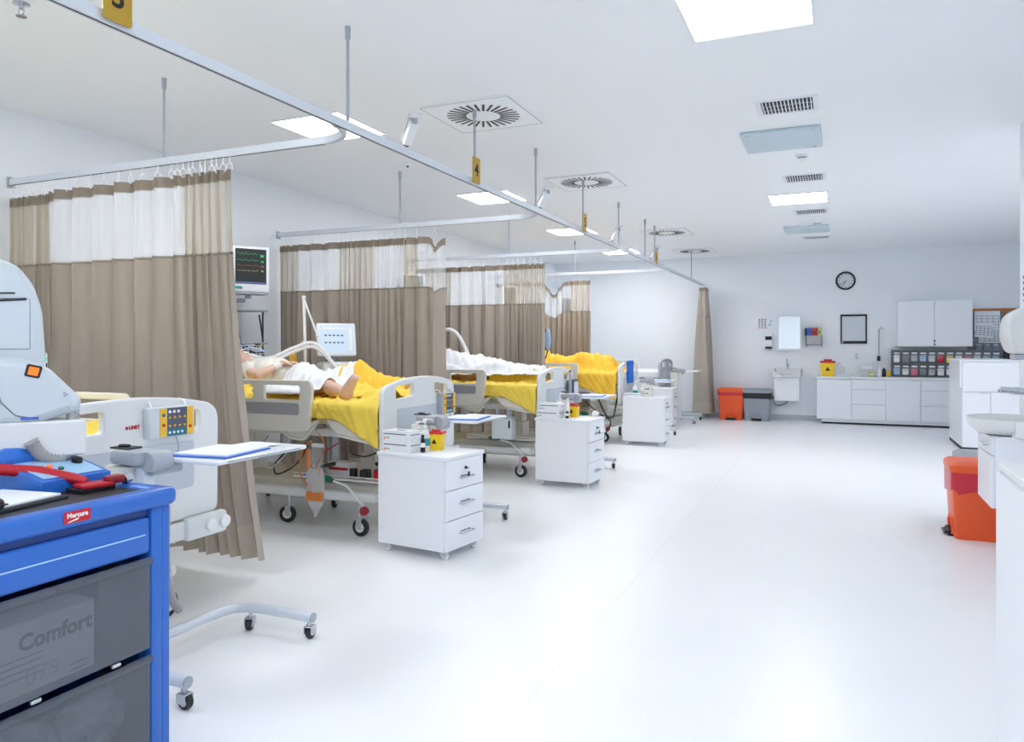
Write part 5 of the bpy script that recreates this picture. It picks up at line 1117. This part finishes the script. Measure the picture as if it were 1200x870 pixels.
for k, (u, c_, l, h_) in enumerate(((1027, 'clear', 'clear bottle left of the dark bottle on the worktop', .17), (1030.5, 'ctrl_white', 'white bottle beneath the wall tube', .2), (1036, 'slot', 'dark slim bottle on the worktop', .19), (1041.5, 'ctrl_yellow', 'yellow and white packet left of the grey pocket rack', .15))):
    t = empty('bottle', tpos(u, 14.9), 0, l, 'bottle', 'bottles on the worktop'); MB().lathe([(.03, 0), (.032, .01), (.032, h_*.65), (.012, h_*.8), (.012, h_*.85)], n=14).build('bottle_body', c_, t); MB().lathe([(.016, h_*.85), (.016, h_)], n=12).build('cap', 'ctrl_white', t)
# tilt-pocket rack: two rows
YR = 15.0
xr0 = PY(1046, V0, YR).x; pitch = (PY(1118.5, V0, YR).x-xr0)/7
zl = zc; zr1 = zc+.235; hp = .225
t = empty('pocket_rack', (xr0, YR, zc), 0, 'grey two-row rack of clear tilt-out pockets on the worktop', 'rack')
nP = 12
MB().b2(-.02, .1, 0, pitch*nP+.02, .13, hp*2+.03).b2(-.02, 0, hp*2+.01, pitch*nP+.02, .1, hp*2+.03).b2(-.02, 0, hp+.0, pitch*nP+.02, .1, hp+.012).b2(-.02, 0, 0, pitch*nP+.02, .1, .008).build('rack_frame', 'bin_pocket_dark', t)
tops = ['ctrl_white', 'bin_pocket', 'rail_grey', 'lt_blue_item', 'machine', 'red', 'sharps_yellow', 'ctrl_white', 'pink', 'machine', 'teal_item', 'teal_item']
bots = ['lt_blue_item', 'ctrl_white', 'pink', 'bin_pocket', 'rail_grey', 'ctrl_white', 'ctrl_white', 'blue_item', 'blue_item', 'rail_grey', 'machine', 'machine']
for r_ in range(2):
    for i in range(nP):
        z0 = .012+r_*(hp+.008); xa = pitch*i+.006; xb = pitch*(i+1)-.006
        pk = MB().add([(xa, .03, z0), (xb, .03, z0), (xb, -.03, z0+hp-.03), (xa, -.03, z0+hp-.03), (xa, .09, z0), (xb, .09, z0), (xb, .09, z0+hp-.03), (xa, .09, z0+hp-.03)], [(0, 1, 2, 3), (0, 3, 7, 4), (1, 5, 6, 2), (0, 4, 5, 1)]).build('pocket', 'clear', t)
        MB().b2(xa+.02, -.033, z0+hp-.06, xb-.02, -.03, z0+hp-.035).build('name_tag', 'ctrl_white', pk)
        mt = (bots if r_ == 0 else tops)[i]; rnd = random.Random(i*7+r_)
        MB().box((xa+xb)/2, .03, z0+.075+.015*rnd.random(), (xb-xa)*.8, .05, .11+.03*rnd.random(), .02, 2, m=None).build('contents', mt, pk)
# upper wall cabinet
Yu = YF-.35; x0, x1 = PY(1052, V0, Yu).x, PY(1140, V0, Yu).x; xm = PY(1095, V0, Yu).x; z0, z1 = PY(1095, 406, Yu).z, PY(1095, 352, Yu).z
t = empty('wall_cabinet', (x0, YF, z0), 0, 'white two-door wall cabinet above the pocket rack', 'cabinet')
MB().b2(0, -.33, 0, x1-x0, -.001, z1-z0, .002).build('carcass', 'white_lam', t)
for a, b, k in ((0, xm-x0, 1), (xm-x0, x1-x0, -1)):
    d_ = MB().b2(a+.003, -.352, -.004, b-.003, -.332, z1-z0, .003).build('door', 'white_lam', t); MB().lathe([(.012, 0), (.016, .02)], n=12, m=T(xm-x0+(.0 if k == 1 else .0), -.352, .035 if k == 1 else .09) @ Matrix.Rotation(PI/2, 4, 'X')).build('knob', 'black', d_)
# pin board with papers
Yb = YF; x0, x1 = PY(1141, V0, Yb).x, 2.9; z1 = PY(1150, 362, Yb).z; z0 = 1.1
t = empty('pin_board', (x0, YF, z0), 0, 'wood-framed board with papers behind the low white unit', 'board')
MB().b2(-.1, -.012, 0, x1-x0, -.001, z1-z0).build('board', 'bin_pocket', t); MB().b2(-.1, -.03, z1-z0-.05, x1-x0, -.001, z1-z0).b2((x1-x0)*.6, -.028, z1-z0-.15, (x1-x0)*.6+.05, -.012, z1-z0-.05).build('frame', 'wood', t)
def fp(u, v, Y): p = PY(u, v, Y); return p
for (u0, v0, u1, v1, l, rt) in ((1142, 364.5, 1172, 388, 'plain grey-white sheet at the top of the pin board', 0), (1142, 378, 1163, 395, 'tilted form with a printed grid on the pin board', -4), (1160, 384, 1178, 397, 'second printed form on the pin board, farther right', 0), (1147, 394, 1172, 402, 'long white tray label under the printed forms', 0)):
    Y = YF-.035-.006*len(l)/60-.008*abs(rt); a = fp(u0, v1, Y); b = fp(u1, v0, Y); q = empty('paper_sheet', a, 0, l, 'paper', 'papers on the pin board'); q.rotation_euler = (0, R(-rt), 0); w_, h_ = b.x-a.x, b.z-a.z
    MB().b2(0, -.002, 0, w_, 0, h_).build('sheet', 'paper', q)
    mb = MB()
    for i in range(5): mb.b2(w_*.06, -.0035, h_*(.15+.15*i), w_*.94, -.002, h_*(.15+.15*i)+.006)
    for i in range(5): mb.b2(w_*(.06+.22*i), -.0035, h_*.15, w_*(.06+.22*i)+.006, -.002, h_*.75)
    mb.build('print_grid', 'ink_grey', q)
Yp = YF-.12
for i, (u, v, c_) in enumerate(((1147, 412, 'teal_item'), (1157, 412, 'teal_item'), (1167, 412, 'lt_blue_item'))):
    a = fp(u-4, v+5, Yp); b = fp(u+5, v-9, Yp); q = empty('wall_pocket', (a.x, YF, a.z), 0, ('left', 'middle', 'right')[i]+' pale pocket under the papers on the pin board', 'pocket', 'pockets under the pin board papers'); w_, h_ = b.x-a.x, b.z-a.z
    MB().b2(0, -.12, 0, w_, -.013, h_*.8, .01).build('pocket', 'bin_pocket', q); MB().b2(.02, -.1, .02, w_-.02, -.03, h_, .01).build('contents', c_, q)
a = fp(1165, 425, Yp); b = fp(1176, 412, Yp); q = empty('dark_box', (a.x, YF-.02, zc+.003), 0, 'black box at the right end of the pocket rack', 'box'); MB().b2(.12, -.3, 0, .12+b.x-a.x, -.18, b.z-zc, .006).build('case', 'dark', q); MB().b2(.12, -.3, b.z-zc, .12+b.x-a.x, -.18, b.z-zc+.012, .004).build('lid', 'slot', q)
a = fp(1172, 394, YF-.1); q = empty('wire_tray', (a.x, YF, a.z-.05), 0, 'small metal wire tray right of the pinned forms', 'tray'); mb = MB()
for k in range(3): mb.tube([(0, -.013, k*.07), (.2, -.013, k*.07), (.2, -.12, k*.07), (0, -.12, k*.07)], .006, 6, closed=True)
for x_, y_ in ((0, -.12), (.2, -.12), (.1, -.12), (.2, -.02)): mb.cyl((x_, y_, 0), (x_, y_, .14), .005, 6)
mb.build('wire_frame', 'rail_grey', q)
# ---------------- right side ----------------
t = empty('nurse_unit', (1.53, 11.74, 0), 0, 'low white cabinet with two lower doors left of the far right corner', 'cabinet')
MB().b2(0, .02, .04, .66, 1.3, 1.2, .004).build('carcass', 'white_lam', t); MB().b2(-.02, .0, 1.2, .68, 1.32, 1.225, .006).b2(-.03, .0, .84, -.001, .06, 1.235, .006).build('top_board', 'white_lam', t)
MB().b2(.004, 0, .8, .656, .019, 1.195, .003).build('fascia', 'white_lam', t)
for a, b in ((.004, .325), (.33, .656)):
    d_ = MB().b2(a, 0, .045, b, .019, .785, .003).build('door', 'white_lam', t); MB().b2(b-.12, -.006, .772, b-.02, 0, .778, .001).build('handle', 'rail_grey', d_)
MB().b2(0, .03, 0, .6, .06, .04).b2(.0, .03, 0, .02, 1.28, .04).build('kickboard', 'slot', t)
# wall-hung vanity near
XV, Y0, Y1 = .87, 5.47, 5.97
t = empty('wash_basin', (XV, Y0, 0), 0, 'near white wash basin on wall-hung cabinet at the right edge', 'basin', 'wash basins')
zv0, zv1 = .405, .85
c_ = MB().b2(.02, 0, zv0, XR-XV-.002, Y1-Y0, zv1, .004).build('cabinet', 'white_lam', t)
MB().b2(0, .002, zv0, .019, Y1-Y0-.002, zv1-.12, .003).build('door', 'white_lam', c_); MB().b2(0, .002, zv1-.115, .019, Y1-Y0-.002, zv1-.004, .003).build('drawer', 'white_lam', c_)
MB().tube([(0, .1, zv1-.06), (-.025, .1, zv1-.06), (-.025, .25, zv1-.06), (0, .25, zv1-.06)], .005, 8).build('handle', 'chrome', c_)
# bowl: rim ring bulging to the aisle
mb = MB(); n = 28; yc = (Y1-Y0)/2; prof = []
def rim(s, z, fr=1.0):
    out = []
    for i in range(n+1):
        a = PI/2+PI*i/n; out.append((.12+fr*(.22)*math.cos(a)*s, yc+(.285)*math.sin(a)*-s, z))
    return out
rows = [rim(.45, .845), rim(.75, .86), rim(.95, .9), rim(1.0, .945), rim(1.0, .955), rim(.96, .955), rim(.9, .93), rim(.6, .88), rim(.2, .87)]
k = n+1; vs = [p for r_ in rows for p in r_]; fs = [(i*k+j, i*k+j+1, (i+1)*k+j+1, (i+1)*k+j) for i in range(len(rows)-1) for j in range(n)]
mb.add(vs, fs).b2(.12, yc-.285, .85, XR-XV-.002, yc-.25, .955, .004).b2(.12, yc+.25, .85, XR-XV-.002, yc+.285, .955, .004).b2(.3, yc-.285, .85, XR-XV-.002, yc+.285, .958, .006).b2(.11, yc-.26, .85, .32, yc+.26, .875)
mb.build('basin_bowl', 'white_plastic', t, 60)
MB().cyl((.34, yc, .955), (.325, yc, 1.09), .034, 14, .03).tube(bez([(.335, yc, 1.06), (.27, yc, 1.115), (.16, yc, 1.13), (.09, yc, 1.135)], 6), [.026]*6+[.022]*6+[.018]*7, 12).cyl((.09, yc, 1.135), (.087, yc, 1.115), .013, 12).build('faucet', 'chrome', t)
MB().tube([(.33, yc, 1.09), (.37, yc, 1.13), (.4, yc, 1.15)], .012, 10).build('faucet_lever', 'chrome', t)
# near pedal bins
pedal_bin(.93, 6.52, -90, 'orange pedal bin with red liner beside the near wash basin', 'bin_orange', 'bag_red', .57, .44, .36, grp='pedal bins on the right', visible=.13, sag=.22)
pedal_bin(1.05, 7.02, -90, 'grey pedal bin behind the orange one on the right', 'bin_grey', 'bag_black', .57, .42, .36, grp='pedal bins on the right', visible=.03)
# towel dispenser
t = empty('towel_dispenser', (XR, 6.36, 1.36), 0, 'rounded white towel dispenser at the right edge', 'dispenser', 'soap and towel dispensers')
MB().plate([rpoly([(-.001, 0), (-.001, .34), (-.1, .34), (-.22, .27), (-.23, .1), (-.19, 0)], [.005, .02, .08, .1, .1, .04], 5)], .3, .02, m=mat_xz(0)).build('case', 'white_plastic', t)
MB().b2(-.17, -.1, -.04, -.03, .1, 0, .006).build('outlet', 'steel', t); MB().b2(-.21, -.04, .15, -.2, .04, .2).build('window', 'machine', t)
t = empty('wall_shelf', (XR, 6.1, 1.24), 0, 'small white shelf below the towel dispenser', 'shelf'); MB().b2(-.13, -.3, 0, -.001, .15, .04, .015, 3).build('board', 'white_plastic', t); MB().b2(-.08, -.02, -.08, -.001, 0, 0, .004).build('bracket', 'white_plastic', t)
t = empty('wall_notice', (XR, 6.66, 1.74), 0, 'calendar sheet with red line on the near right wall end', 'notice', 'printed sheets on the walls')
MB().b2(-.003, -.2, 0, -.0005, .28, .24).build('sheet', 'paper', t); mb = MB()
for i in range(7):
    for j in range(4): mb.b2(-.0045, -.16+.06*i, .06+.045*j, -.003, -.12+.06*i, .085+.045*j)
mb.build('print_block', 'ink_grey', t); MB().b2(-.0045, -.16, .02, -.003, .24, .032).build('print_line', 'red', t)
t = empty('light_switch', (XR, 6.75, 1.33), 0, 'white wall switch with dark dot below the calendar at the right', 'switch'); MB().b2(-.012, -.04, -.04, -.001, .04, .04, .004).build('cover', 'white_lam', t); MB().cyl((-.012, 0, 0), (-.016, 0, 0), .01, 10).build('button', 'slot', t)
# near tall cabinet at the right edge
t = empty('white_counter', (.492, 2.94, 0), 0, 'tall white counter cut by the right edge, closest to the viewer', 'cabinet')
MB().b2(0, -1.5, .06, .8, 0, 1.005, .004).build('carcass', 'white_lam', t); MB().b2(-.004, -1.51, 1.005, .8, .006, 1.03, .004).build('top_board', 'white_plastic', t); MB().b2(.03, -1.5, 0, .8, -.03, .06).build('kickboard', 'grey_plastic', t)
for k in range(3): MB().b2(-.012, -1.5+.5*k+.003, .07, 0, -1.5+.5*k+.497, .998, .003).build('door', 'white_lam', t)
